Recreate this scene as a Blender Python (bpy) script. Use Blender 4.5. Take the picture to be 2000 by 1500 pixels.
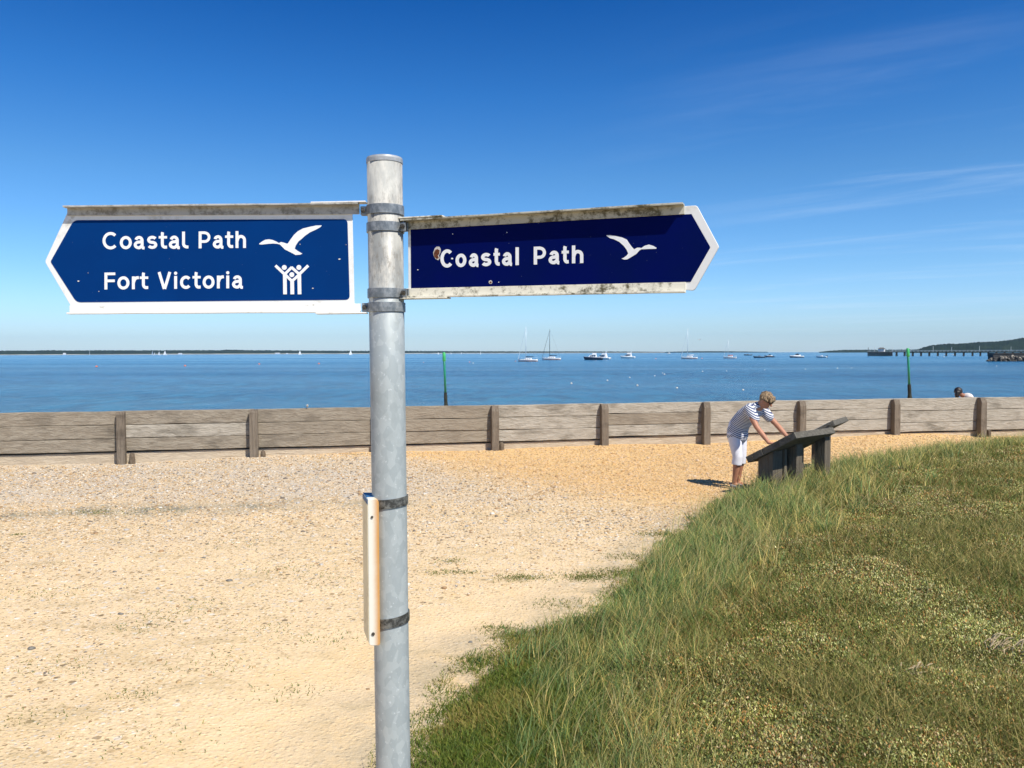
import bpy, bmesh, math, random
import numpy as np
from mathutils import Vector, Matrix, Euler

for o in list(bpy.data.objects):
    bpy.data.objects.remove(o)
C = bpy.context.scene.collection
random.seed(7)
RNG = np.random.default_rng(11)
R = math.radians

# ------------------------------------------------------------------ camera
FPX = 1560.0
CAMH = 1.9
scene = bpy.context.scene
cd = bpy.data.cameras.new("camera")
cam = bpy.data.objects.new("camera", cd)
C.objects.link(cam)
cd.sensor_width = 36
cd.lens = FPX / 2000 * 36
cd.clip_start = 0.05
cd.clip_end = 60000
cam.location = (0, 0, CAMH)
CAM_ROT = Euler((R(90 - 2.24), R(0.17), 0), 'XYZ')
cam.rotation_euler = CAM_ROT
scene.camera = cam
CM = CAM_ROT.to_matrix()
scene.render.resolution_x = 1024
scene.render.resolution_y = 768

# ------------------------------------------------------------------ light
SUN_AZ = R(39)      # right of straight behind the camera
SUN_EL = R(51)
world = bpy.data.worlds.new("World")
scene.world = world
world.use_nodes = True
wn = world.node_tree.nodes
wl = world.node_tree.links
wn.clear()
w_out = wn.new('ShaderNodeOutputWorld')
w_bg = wn.new('ShaderNodeBackground')
w_bg.inputs['Strength'].default_value = 0.099
sky = wn.new('ShaderNodeTexSky')
sky.sky_type = 'NISHITA'
sky.sun_disc = False
sky.sun_elevation = SUN_EL
sky.sun_rotation = math.pi - SUN_AZ
sky.altitude = 0
sky.air_density = 1.0
sky.dust_density = 0.35
sky.ozone_density = 3.0
hs = wn.new('ShaderNodeHueSaturation')
hs.inputs['Saturation'].default_value = 1.22
hs.inputs['Value'].default_value = 1.0
wl.new(sky.outputs[0], hs.inputs['Color'])
# thin cirrus, laid out on a plane high above
tc = wn.new('ShaderNodeTexCoord')
sep = wn.new('ShaderNodeSeparateXYZ')
wl.new(tc.outputs['Generated'], sep.inputs[0])
def wmath(op, a, b=None, c=None):
    n = wn.new('ShaderNodeMath')
    n.operation = op
    for i, v in enumerate((a, b, c)):
        if v is None:
            continue
        if isinstance(v, (int, float)):
            n.inputs[i].default_value = v
        else:
            wl.new(v, n.inputs[i])
    return n.outputs[0]
zz = wmath('MAXIMUM', sep.outputs[2], 0.01)
zz = wmath('ADD', zz, 0.05)
cx_ = wmath('DIVIDE', sep.outputs[0], zz)
cy_ = wmath('DIVIDE', sep.outputs[1], zz)
comb = wn.new('ShaderNodeCombineXYZ')
wl.new(cx_, comb.inputs[0])
wl.new(cy_, comb.inputs[1])
mp = wn.new('ShaderNodeMapping')
mp.vector_type = 'TEXTURE'
mp.inputs['Rotation'].default_value = (0, 0, R(-32))
mp.inputs['Scale'].default_value = (4.2, .85, 1)
mp.inputs['Location'].default_value = (4.3, 2.1, 0)
wl.new(comb.outputs[0], mp.inputs[0])
nz = wn.new('ShaderNodeTexNoise')
nz.inputs['Scale'].default_value = 1.5
nz.inputs['Detail'].default_value = 9
nz.inputs['Roughness'].default_value = 0.62
nz.inputs['Distortion'].default_value = 0.5
wl.new(mp.outputs[0], nz.inputs[0])
mr = wn.new('ShaderNodeMapRange')
mr.interpolation_type = 'SMOOTHSTEP'
mr.inputs['From Min'].default_value = 0.47
mr.inputs['From Max'].default_value = 0.85
wl.new(nz.outputs[0], mr.inputs[0])
side = wn.new('ShaderNodeMapRange')
side.interpolation_type = 'SMOOTHSTEP'
side.inputs['From Min'].default_value = 0.02
side.inputs['From Max'].default_value = 0.42
wl.new(sep.outputs[0], side.inputs[0])
high = wn.new('ShaderNodeMapRange')
high.interpolation_type = 'SMOOTHSTEP'
high.inputs['From Min'].default_value = 0.42
high.inputs['From Max'].default_value = 0.10
high.inputs['To Min'].default_value = 0.03
high.inputs['To Max'].default_value = 1.0
wl.new(sep.outputs[2], high.inputs[0])
cm1 = wmath('MULTIPLY', mr.outputs[0], side.outputs[0])
cm2 = wmath('MULTIPLY', cm1, high.outputs[0])
cm3 = wmath('MULTIPLY', cm2, 0.36)
grade = wn.new('ShaderNodeValToRGB')
wl.new(sep.outputs[2], grade.inputs[0])
ge = grade.color_ramp.elements
K_ = 1.8   # grade is divided by K_ inside the ramp and multiplied back after it
stops = [(0.0, (.92, 1.18, 1.72)), (.03, (.79, 1.01, 1.42)), (.10, (.65, .91, 1.22)), (.207, (.50, .80, 1.04)), (.30, (.24, .65, 1.0)), (.41, (.03, .44, .85)), (.60, (.10, .38, .66)), (1.0, (.20, .34, .48))]
while len(ge) < len(stops): ge.new(.5)
for el_g, (p_g, c_g) in zip(ge, stops):
    el_g.position = p_g; el_g.color = (c_g[0] / K_, c_g[1] / K_, c_g[2] / K_, 1)
gm = wn.new('ShaderNodeVectorMath'); gm.operation = 'MULTIPLY'
wl.new(hs.outputs[0], gm.inputs[0]); wl.new(grade.outputs[0], gm.inputs[1])
gs = wn.new('ShaderNodeVectorMath'); gs.operation = 'SCALE'; gs.inputs['Scale'].default_value = K_
wl.new(gm.outputs[0], gs.inputs[0])
wmix = wn.new('ShaderNodeMixRGB')
wl.new(cm3, wmix.inputs[0])
wl.new(gs.outputs[0], wmix.inputs[1])
wmix.inputs[2].default_value = (6.2, 7.4, 8.8, 1)
wl.new(wmix.outputs[0], w_bg.inputs['Color'])
wl.new(w_bg.outputs[0], w_out.inputs[0])

sl = bpy.data.lights.new("sun", 'SUN')
sl.energy = 4.5
sl.angle = R(0.53)
sl.color = (1.0, 0.945, 0.85)
sun = bpy.data.objects.new("sun", sl)
C.objects.link(sun)
sdir = Vector((math.sin(SUN_AZ) * math.cos(SUN_EL), -math.cos(SUN_AZ) * math.cos(SUN_EL), math.sin(SUN_EL)))
sun.rotation_euler = sdir.to_track_quat('Z', 'Y').to_euler()
sun.location = (20, -20, 40)
scene.view_settings.view_transform = 'Standard'
scene.view_settings.look = 'None'
scene.view_settings.gamma = 1
scene.view_settings.exposure = 0.42

# ------------------------------------------------------------------ helpers
def ray(px, py):
    return CM @ Vector(((px - 1000) / FPX, (750 - py) / FPX, -1))
def at_y(px, py, y):
    d = ray(px, py)
    return Vector((0, 0, CAMH)) + d * (y / d.y)
def at_z(px, py, z):
    d = ray(px, py)
    return Vector((0, 0, CAMH)) + d * ((z - CAMH) / d.z)
def hor(px):
    return 689.0 - 0.003 * (px - 1000)

def tag(o, label=None, cat=None, group=None, kind=None):
    if label: o['label'] = label
    if cat: o['category'] = cat
    if group: o['group'] = group
    if kind: o['kind'] = kind
    return o
def empty(name, loc=(0, 0, 0), rz=0.0):
    o = bpy.data.objects.new(name, None)
    o.empty_display_size = 0.2
    C.objects.link(o)
    o.location = loc
    o.rotation_euler = (0, 0, rz)
    return o
def link_mesh(name, me, mat=None, parent=None, smooth=False):
    o = bpy.data.objects.new(name, me)
    C.objects.link(o)
    if mat is not None:
        me.materials.append(mat)
    if parent is not None:
        o.parent = parent
    if smooth:
        me.polygons.foreach_set('use_smooth', [True] * len(me.polygons))
    return o
def obj(name, bm, mat=None, parent=None, smooth=False, bevel=0, seg=2):
    me = bpy.data.meshes.new(name)
    bmesh.ops.recalc_face_normals(bm, faces=bm.faces)
    bm.to_mesh(me)
    bm.free()
    o = link_mesh(name, me, mat, parent, smooth)
    if bevel:
        m = o.modifiers.new('bevel', 'BEVEL')
        m.width = bevel
        m.segments = seg
        m.limit_method = 'ANGLE'
        m.angle_limit = R(35)
    return o
def box(bm, c, s, rot=None):
    """box of full size s centred on c, rot = Matrix 3x3"""
    vs = []
    for dx in (-.5, .5):
        for dy in (-.5, .5):
            for dz in (-.5, .5):
                v = Vector((dx * s[0], dy * s[1], dz * s[2]))
                if rot is not None:
                    v = rot @ v
                vs.append(bm.verts.new(v + Vector(c)))
    for f in ((0, 1, 3, 2), (4, 6, 7, 5), (0, 4, 5, 1), (2, 3, 7, 6), (0, 2, 6, 4), (1, 5, 7, 3)):
        bm.faces.new([vs[i] for i in f])
    return vs
def loft(bm, rings, cap=True, closed=True):
    vr = [[bm.verts.new(p) for p in r] for r in rings]
    n = len(vr[0])
    for a, b in zip(vr, vr[1:]):
        for i in range(n if closed else n - 1):
            j = (i + 1) % n
            bm.faces.new((a[i], a[j], b[j], b[i]))
    if cap:
        bm.faces.new(vr[0][::-1])
        bm.faces.new(vr[-1])
    return vr
def tube(bm, pts, rad, n=12, side=None, cap=True):
    """tube through pts; rad list of r or (a,b)"""
    pts = [Vector(p) for p in pts]
    if not isinstance(rad, (list, tuple)):
        rad = [rad] * len(pts)
    rings = []
    for i, p in enumerate(pts):
        t = (pts[min(i + 1, len(pts) - 1)] - pts[max(i - 1, 0)])
        if t.length < 1e-9: t = Vector((0, 0, 1))
        t.normalize()
        s = Vector(side) if side is not None else (Vector((0, 1, 0)) if abs(t.y) < .9 else Vector((1, 0, 0)))
        s = (s - t * s.dot(t)).normalized()
        u = t.cross(s)
        r = rad[i]
        a, b = (r, r) if not isinstance(r, (list, tuple)) else r
        rings.append([p + s * (a * math.cos(2 * math.pi * k / n)) + u * (b * math.sin(2 * math.pi * k / n)) for k in range(n)])
    return loft(bm, rings, cap)
def limb(bm, pts, rad, n=14, side=None):
    """tube with domed ends, smooth interpolation of the given joints"""
    pts = [Vector(p) for p in pts]
    rr = [r if isinstance(r, (list, tuple)) else (r, r) for r in rad]
    P, Q = [], []
    d0 = (pts[0] - pts[1]).normalized()
    d1 = (pts[-1] - pts[-2]).normalized()
    for k in (1.0, .75, .45, .2):
        f = math.sqrt(max(0, 1 - k * k)) or 0.05
        m = min(rr[0])
        P.append(pts[0] + d0 * (m * k)); Q.append((rr[0][0] * max(f, .06), rr[0][1] * max(f, .06)))
    for i in range(len(pts)):
        P.append(pts[i]); Q.append(rr[i])
    for k in (.2, .45, .75, 1.0):
        f = math.sqrt(max(0, 1 - k * k))
        m = min(rr[-1])
        P.append(pts[-1] + d1 * (m * k)); Q.append((rr[-1][0] * max(f, .06), rr[-1][1] * max(f, .06)))
    tube(bm, P, Q, n, side)
def ball(bm, c, s, rot=None, u=16, v=12):
    m = Matrix.Translation(Vector(c)) @ ((rot or Matrix.Identity(3)).to_4x4()) @ Matrix.Diagonal((s[0], s[1], s[2], 1))
    bmesh.ops.create_uvsphere(bm, u_segments=u, v_segments=v, radius=1, matrix=m)
def cylinder(bm, p0, p1, r0, r1=None, n=24):
    tube(bm, [p0, p1], [r0, r0 if r1 is None else r1], n)
def remeshed(name, bm, voxel, mat, parent, smooth_it=3):
    me = bpy.data.meshes.new(name + '_raw')
    bmesh.ops.recalc_face_normals(bm, faces=bm.faces)
    bm.to_mesh(me); bm.free()
    t = bpy.data.objects.new(name + '_raw', me)
    C.objects.link(t)
    m = t.modifiers.new('r', 'REMESH'); m.mode = 'VOXEL'; m.voxel_size = voxel
    s = t.modifiers.new('s', 'SMOOTH'); s.factor = .5; s.iterations = smooth_it
    dg = bpy.context.evaluated_depsgraph_get()
    new = bpy.data.meshes.new_from_object(t.evaluated_get(dg))
    new.name = name
    bpy.data.objects.remove(t)
    bpy.data.meshes.remove(me)
    new.materials.clear()
    return link_mesh(name, new, mat, parent, True)

# ------------------------------------------------------------------ materials
class N:
    """small node-tree writer"""
    def __init__(s, name):
        s.m = bpy.data.materials.new(name)
        s.m.use_nodes = True
        s.t = s.m.node_tree
        s.b = s.t.nodes['Principled BSDF']
        s.out = s.t.nodes['Material Output']
        s.co = s.t.nodes.new('ShaderNodeTexCoord').outputs['Object']
    def new(s, k): return s.t.nodes.new(k)
    def ln(s, a, b): s.t.links.new(a, b)
    def put(s, sock, v):
        if isinstance(v, (int, float)): sock.default_value = v
        elif isinstance(v, (tuple, list)): sock.default_value = (*v, 1) if len(v) == 3 and len(sock.default_value) == 4 else v
        else: s.ln(v, sock)
    def map(s, scale=(1, 1, 1), loc=(0, 0, 0), rot=(0, 0, 0), co=None):
        n = s.new('ShaderNodeMapping')
        s.ln(co or s.co, n.inputs[0])
        n.inputs['Scale'].default_value = scale
        n.inputs['Location'].default_value = loc
        n.inputs['Rotation'].default_value = rot
        return n.outputs[0]
    def noise(s, scale, detail=4, rough=.55, co=None, dist=0, col=False):
        n = s.new('ShaderNodeTexNoise')
        s.ln(co or s.co, n.inputs[0])
        n.inputs['Scale'].default_value = scale
        n.inputs['Detail'].default_value = detail
        n.inputs['Roughness'].default_value = rough
        n.inputs['Distortion'].default_value = dist
        return n.outputs[1 if col else 0]
    def vor(s, scale, co=None, out='Distance', feat='F1', rnd=1):
        n = s.new('ShaderNodeTexVoronoi')
        n.feature = feat
        s.ln(co or s.co, n.inputs[0])
        n.inputs['Scale'].default_value = scale
        n.inputs['Randomness'].default_value = rnd
        return n.outputs[out]
    def rng(s, v, a, b, c=0, d=1, smooth=True):
        n = s.new('ShaderNodeMapRange')
        if smooth: n.interpolation_type = 'SMOOTHSTEP'
        s.put(n.inputs[0], v)
        n.inputs['From Min'].default_value = a; n.inputs['From Max'].default_value = b
        n.inputs['To Min'].default_value = c; n.inputs['To Max'].default_value = d
        return n.outputs[0]
    def mix(s, f, a, b, mode='MIX'):
        n = s.new('ShaderNodeMixRGB'); n.blend_type = mode
        s.put(n.inputs[0], f); s.put(n.inputs[1], a); s.put(n.inputs[2], b)
        return n.outputs[0]
    def math(s, op, a, b=0.0):
        n = s.new('ShaderNodeMath'); n.operation = op
        s.put(n.inputs[0], a); s.put(n.inputs[1], b)
        return n.outputs[0]
    def ramp(s, v, stops):
        n = s.new('ShaderNodeValToRGB')
        s.put(n.inputs[0], v)
        e = n.color_ramp.elements
        while len(e) < len(stops): e.new(0.5)
        for el, (p, c) in zip(e, stops):
            el.position = p; el.color = (*c, 1)
        return n.outputs[0]
    def attr(s, name, col=True):
        n = s.new('ShaderNodeAttribute'); n.attribute_name = name
        return n.outputs['Color' if col else 'Fac']
    def sepxyz(s, co=None):
        n = s.new('ShaderNodeSeparateXYZ'); s.ln(co or s.co, n.inputs[0])
        return n.outputs
    def bump(s, h, strength=.5, dist=.01, chain=None):
        n = s.new('ShaderNodeBump')
        n.inputs['Strength'].default_value = strength
        n.inputs['Distance'].default_value = dist
        s.put(n.inputs['Height'], h)
        if chain is not None: s.ln(chain, n.inputs['Normal'])
        return n.outputs[0]
    def fin(s, col, rough=.6, metal=0.0, nrm=None, spec=None):
        s.put(s.b.inputs['Base Color'], col)
        s.put(s.b.inputs['Roughness'], rough)
        s.put(s.b.inputs['Metallic'], metal)
        if spec is not None: s.b.inputs['Specular IOR Level'].default_value = spec
        if nrm is not None: s.ln(nrm, s.b.inputs['Normal'])
        return s.m

def simple(name, col, rough=.5, metal=0.0, var=.12, scale=8, bump=0.0, spec=None):
    n = N(name)
    f = n.noise(scale, 5)
    a = tuple(c * (1 - var) for c in col); b = tuple(min(1, c * (1 + var)) for c in col)
    c = n.mix(n.rng(f, .3, .7), a, b)
    return n.fin(c, rough, metal, n.bump(f, bump, .01) if bump else None, spec)

M = {}
# weathered white sign plate
def white_plate(name, base, dirt, amount):
    n = N(name)
    g = n.noise(9, 7, .65)
    g2 = n.noise(70, 4, .6)
    m = n.math('MULTIPLY', n.rng(g, .5 - amount * .2, .75), n.rng(g2, .35, .65))
    c = n.mix(m, base, dirt)
    return n.fin(c, .42, 0, n.bump(g2, .08, .002))
M['white'] = white_plate('sign_white', (.78, .78, .76), (.45, .42, .34), .1)
M['white_dirty'] = white_plate('sign_white_dirty', (.74, .72, .64), (.28, .25, .15), .9)
n = N('rail_white'); g = n.noise(14, 7, .7, n.map((1, 1, 3))); g2 = n.noise(60, 5, .7)
edge = n.rng(n.sepxyz()[2], -2, 2)
c = n.mix(n.math('MULTIPLY', n.rng(n.math('MULTIPLY', g, g2), .29, .42), .6), (.77, .76, .73), (.25, .22, .15))
M['rail'] = n.fin(c, .45, 0, n.bump(g2, .15, .002))
n = N('rail_grimy_shaded'); g = n.noise(14, 7, .7, n.map((1, 1, 3))); g2 = n.noise(60, 5, .7)
c = n.mix(n.rng(n.math('MULTIPLY', g, g2), .20, .38), (.46, .45, .42), (.22, .205, .17))  # grime plus the flange's shade, both put into the grey of the top rail
M['rail_grimy_shaded'] = n.fin(c, .5, 0, n.bump(g2, .15, .002))
n = N('rail_mossy'); g = n.noise(9, 8, .75, n.map((1, 1, 2))); g2 = n.noise(55, 6, .75)
c = n.mix(n.rng(n.math('MULTIPLY', g, g2), .22, .36), (.76, .72, .60), (.10, .085, .04))
M['rail_mossy'] = n.fin(c, .6, 0, n.bump(g2, .25, .003))
n = N('rail_mossy_shaded'); g = n.noise(9, 8, .75, n.map((1, 1, 2))); g2 = n.noise(55, 6, .75)
c = n.mix(n.rng(n.math('MULTIPLY', g, g2), .20, .33), (.48, .46, .38), (.10, .085, .04))  # mossy rail copy, base darkened to paint in shade under the top flange
M['rail_mossy_shaded'] = n.fin(c, .6, 0, n.bump(g2, .25, .003))
def blue_face(name, col, col2):
    n = N(name)
    g = n.noise(5, 6, .6)
    sp = n.noise(190, 3, .5)
    sc = n.noise(4, 8, .7, n.map((3, 3, 30), rot=(0, .5, 0)))
    c = n.mix(n.rng(g, .3, .7), col, col2)
    c = n.mix(n.math('MULTIPLY', n.rng(sp, .73, .80), .35), c, (.5, .55, .6))
    c = n.mix(n.math('MULTIPLY', n.rng(sc, .70, .80), .10), c, (.3, .35, .5))
    return n.fin(c, n.rng(g, .3, .7, .5, .65), 0, None, .03)
M['blue'] = blue_face('sign_blue', (.001, .034, .165), (.001, .030, .148))
M['navy'] = blue_face('sign_navy', (.0003, .0035, .080), (.0003, .0048, .066))
M['letter'] = simple('letter_white', (.80, .81, .82), .45, 0, .04, 60)
M['rust'] = simple('rust', (.13, .035, .012), .9, 0, .5, 220, .4)
M['chip_edge'] = simple('chip_edge', (.55, .52, .48), .8, 0, .3, 90)
n = N('galvanised_pole')
z = n.sepxyz()[2]
g = n.noise(16, 6, .65, n.map((1, 1, .55)))
v = n.vor(70, n.map((1, 1, .6)), 'Color')
vv = n.new('ShaderNodeRGBToBW'); n.ln(v, vv.inputs[0])
lowc = n.mix(n.rng(vv.outputs[0], .2, .8), (.36, .40, .405), (.43, .47, .47))
lowc = n.mix(n.math('MULTIPLY', n.rng(n.noise(120, 3), .62, .72), .6), lowc, (.66, .70, .70))
lowc = n.mix(n.math('MULTIPLY', n.rng(g, .5, .72), .45), lowc, (.28, .31, .31))
st = n.noise(22, 7, .7, n.map((1, 1, .35), (3, 1, 0)))
upc = n.mix(n.rng(st, .40, .60), (.47, .45, .40), (.24, .245, .235))
upc = n.mix(n.math('MULTIPLY', n.rng(n.noise(150, 5, .75, n.map((1, 1, .35))), .50, .64), .7), upc, (.17, .155, .13))
upc = n.mix(n.math('MULTIPLY', n.rng(n.noise(7, 3, .6, n.map((1, 1, 1), (8, 3, 2))), .5, .62), .45), upc, (.54, .54, .50))
up = n.rng(n.math('ADD', z, n.math('MULTIPLY', g, .30)), 2.14, 2.30)
M['pole'] = n.fin(n.mix(up, lowc, upc), n.rng(g, .3, .7, .42, .6), n.rng(up, 0, 1, .15, .0), n.bump(n.noise(90, 4), .12, .002))
n = N('band_steel'); g = n.noise(60, 5, .7, n.map((1, 1, .6)))
M['band'] = n.fin(n.mix(n.rng(g, .35, .7), (.15, .17, .185), (.36, .375, .38)), .42, .35, n.bump(g, .2, .002))
n = N('band_dark'); g = n.noise(70, 5, .7)
M['band_dark'] = n.fin(n.mix(n.rng(g, .4, .65), (.06, .06, .055), (.24, .24, .22)), .5, .5, n.bump(g, .3, .002))
M['cap'] = simple('cap_metal', (.36, .38, .40), .5, .1, .15, 60)
M['screw'] = simple('screw', (.10, .09, .075), .5, .6, .4, 90)
n = N('side_plate'); g = n.noise(12, 6, .7); gx = n.sepxyz()[0]
c = n.mix(n.rng(n.math('ADD', gx, n.math('MULTIPLY', g, .010)), .012, .033), (.82, .79, .68), (.62, .30, .07))
M['side_plate'] = n.fin(c, .5, 0, n.bump(g, .1, .002))
M['side_face'] = white_plate('side_face', (.80, .70, .46), (.60, .48, .28), .5)  # warm bounce light from the ground is put into this shaded face's colour
M['blue_side'] = simple('blue_side', (.02, .10, .24), .5, 0, .3, 60)

def wood(name, a, b, dark, axis='x', scale=1.0, stain=.5, pale=None):
    n = N(name)
    oi = n.new('ShaderNodeObjectInfo')
    off = n.new('ShaderNodeVectorMath'); off.operation = 'ADD'
    n.ln(n.co, off.inputs[0])
    cmb = n.new('ShaderNodeCombineXYZ')
    for i in range(3):
        n.ln(n.math('MULTIPLY', oi.outputs['Random'], 37.0 + 11 * i), cmb.inputs[i])
    n.ln(cmb.outputs[0], off.inputs[1])
    co = off.outputs[0]
    sc = {'x': (1.1, 14, 14), 'z': (14, 14, 1.1)}[axis]
    sc = tuple(v * scale for v in sc)
    g = n.noise(1.6, 8, .65, n.map(sc, co=co), .6)
    fine = n.noise(6, 6, .7, n.map(sc, co=co))
    big = n.noise(1.5, 5, .6, n.map((1.2, 1.2, 3.2), co=co))
    c = n.mix(n.rng(g, .35, .65), a, b)
    c = n.mix(n.math('MULTIPLY', n.rng(fine, .55, .75), .55), c, dark)
    c = n.mix(n.math('MULTIPLY', n.rng(big, .48, .68), stain), c, dark)
    c = n.mix(n.math('MULTIPLY', n.rng(n.vor(9, n.map((1, 1, 1.6), co=co)), .075, .03), .6), c, tuple(x * .5 for x in dark))
    c = n.mix(n.rng(oi.outputs['Random'], 0, 1, 0, .4), c, pale or tuple(min(1, x * 1.25) for x in a))
    h = n.math('ADD', g, n.math('MULTIPLY', fine, .6))
    return n.fin(c, .85, 0, n.bump(h, 1.0, .03), .2)
M['plank'] = wood('plank_wood', (.38, .335, .27), (.50, .455, .38), (.15, .13, .10), 'x', 1, .65)
M['plank_low'] = wood('plank_low_wood', (.50, .41, .30), (.58, .49, .37), (.36, .29, .21), 'x', 1, .3)
M['plank_dark'] = wood('plank_wood_dark', (.27, .225, .17), (.37, .32, .25), (.13, .11, .085), 'x', 1, .6)
M['gap_dark'] = wood('gap_dark_wood', (.10, .085, .07), (.14, .12, .095), (.05, .04, .03), 'x', 1, .5)  # dark tone so the gaps between planks read as shade
M['post'] = wood('post_wood', (.17, .135, .10), (.26, .215, .165), (.07, .055, .04), 'z', 1, .5)
M['stub'] = wood('stub_wood', (.16, .12, .085), (.24, .19, .13), (.05, .04, .03), 'z', 1.6, .7)
M['lectern'] = wood('lectern_wood', (.125, .115, .095), (.20, .185, .155), (.06, .054, .045), 'x', 1.4, .4)
M['lectern_post'] = wood('lectern_post_wood', (.13, .108, .08), (.20, .17, .13), (.06, .05, .038), 'z', 1.4, .4)
M['panel_face'] = simple('panel_face', (.35, .42, .45), .3, 0, .4, 6)

# ground
n = N('shingle_and_sand')
veg = n.attr('veg', False)
peb = n.attr('peb', False)
big = n.noise(.45, 5, .6)
mid = n.noise(2.6, 6, .65)
fine = n.noise(34, 5, .7)
c = n.ramp(n.math('ADD', n.math('MULTIPLY', big, .6), n.math('MULTIPLY', mid, .4)),
           [(.35, (.76, .53, .26)), (.5, (.83, .61, .35)), (.66, (.74, .55, .33))])
c = n.mix(n.rng(fine, .35, .7), c, n.mix(.5, c, (.72, .58, .40)))
# pebbles, three sizes
for sc_, lo in ((30, .25), (55, .2), (16, .55)):
    cell = n.new('ShaderNodeTexVoronoi'); n.ln(n.map((1, 1, 1), (sc_, 0, 0)), cell.inputs[0]); cell.inputs['Scale'].default_value = sc_
    bw = n.new('ShaderNodeSeparateColor'); n.ln(cell.outputs['Color'], bw.inputs[0])
    pc = n.ramp(bw.outputs[0], [(0, (.12, .09, .06)), (.16, (.30, .20, .10)), (.32, (.58, .40, .20)), (.55, (.76, .58, .36)), (.8, (.66, .60, .52)), (1, (.88, .80, .66))])
    inside = n.rng(cell.outputs['Distance'], .42, .30)
    present = n.math('GREATER_THAN', n.math('ADD', bw.outputs[1], n.math('MULTIPLY', peb, .85)), lo + .40)
    c = n.mix(n.math('MULTIPLY', n.math('MULTIPLY', inside, present), n.math('SUBTRACT', .9, n.math('MULTIPLY', n.attr('smth', False), .8))), c, pc)
# yellow shingle by the lectern and wall, grey by the left end
yl = n.attr('yel', False)
c = n.mix(n.math('MULTIPLY', yl, .85), c, n.mix(.62, c, (.80, .46, .13)))
gl = n.attr('gry', False)
c = n.mix(n.math('MULTIPLY', gl, n.rng(n.noise(.9, 5, .7), .35, .6, .35, .9)), c, n.mix(.6, c, (.50, .48, .45)))
dk = n.math('MULTIPLY', n.rng(n.noise(7, 7, .75, n.map((1, .6, 1))), .58, .74), n.rng(n.noise(1.1, 3), .4, .6))
c = n.mix(n.math('MULTIPLY', dk, .5), c, (.32, .26, .13))
for vs_, lo_, hi_, am_ in ((9, .11, .05, .7), (23, .17, .08, .6), (41, .2, .1, .45)):
    sp = n.vor(vs_, n.map((.8, 1.5, 1), (vs_, 3, 0)), 'Distance')
    msk = n.rng(n.noise(1.7 + vs_ * .05, 4, .65, n.map((1, 1, 1), (vs_, 9, 0))), .42, .58)
    c = n.mix(n.math('MULTIPLY', n.math('MULTIPLY', n.rng(sp, lo_, hi_), msk), am_), c, (.24, .17, .08))
pat = n.noise(2.3, 6, .7, n.map((.7, 1.6, 1), (4, 4, 4)))
c = n.mix(n.math('MULTIPLY', n.rng(pat, .50, .68), .45), c, (.50, .38, .20))
rough_ = n.math('SUBTRACT', 1.0, n.math('MULTIPLY', n.attr('smth', False), .75))
gr1 = n.noise(52, 4, .7, n.map((.75, 1.35, 1)))
gr2 = n.noise(24, 5, .72, n.map((.7, 1.5, 1), (7, 1, 0)))
c = n.mix(n.math('MULTIPLY', n.rng(gr1, .50, .66), n.math('MULTIPLY', rough_, .45)), c, (.36, .26, .12))
c = n.mix(n.math('MULTIPLY', n.math('MULTIPLY', n.rng(gr2, .53, .66), n.rng(n.noise(1.3, 5, .7), .38, .6, .25, 1)), n.math('MULTIPLY', rough_, .65)), c, (.30, .22, .09))
c = n.mix(n.math('MULTIPLY', n.rng(gr1, .44, .30), .35), c, (.93, .82, .62))
dirt = n.attr('dirt', False)
c = n.mix(n.math('MULTIPLY', dirt, n.rng(mid, .3, .6)), c, (.30, .27, .19))
vegc = n.mix(n.rng(n.noise(12, 6, .7), .35, .65), (.085, .08, .025), (.24, .18, .08))
edge_n = n.rng(n.math('ADD', veg, n.math('MULTIPLY', n.math('SUBTRACT', n.noise(5, 7, .7), .5), .9)), .35, .62)
c = n.mix(edge_n, c, vegc)
hp = n.vor(30, n.map((1, 1, 1), (30, 0, 0)))
h = n.math('ADD', n.math('MULTIPLY', n.rng(hp, .45, .1), n.rng(peb, 0, 1, .25, 1)), n.math('MULTIPLY', fine, .8))
b1 = n.bump(h, .9, .016)
b2 = n.bump(n.noise(3.5, 5), .3, .04, b1)
M['ground'] = n.fin(c, .92, 0, b2, .15)

def attr_mat(name, rough=.6, transl=0.0, spec=.2, var=.0):
    n = N(name)
    c = n.attr('col')
    if var:
        c = n.mix(n.rng(n.noise(90, 4), .35, .65), c, n.mix(var, c, (0.05, 0.04, 0.03)))
    n.fin(c, rough, 0, None, spec)
    if transl:
        tr = n.new('ShaderNodeBsdfTranslucent'); n.put(tr.inputs[0], c)
        mx = n.new('ShaderNodeMixShader'); mx.inputs[0].default_value = transl
        n.ln(n.b.outputs[0], mx.inputs[1]); n.ln(tr.outputs[0], mx.inputs[2]); n.ln(mx.outputs[0], n.out.inputs[0])
    return n.m
M['pebble'] = attr_mat('pebble', .8, 0, .25, .3)
M['blade'] = attr_mat('grass_blade', .55, .28, .25)
M['leaf'] = attr_mat('leaf', .5, .15, .3)

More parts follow.
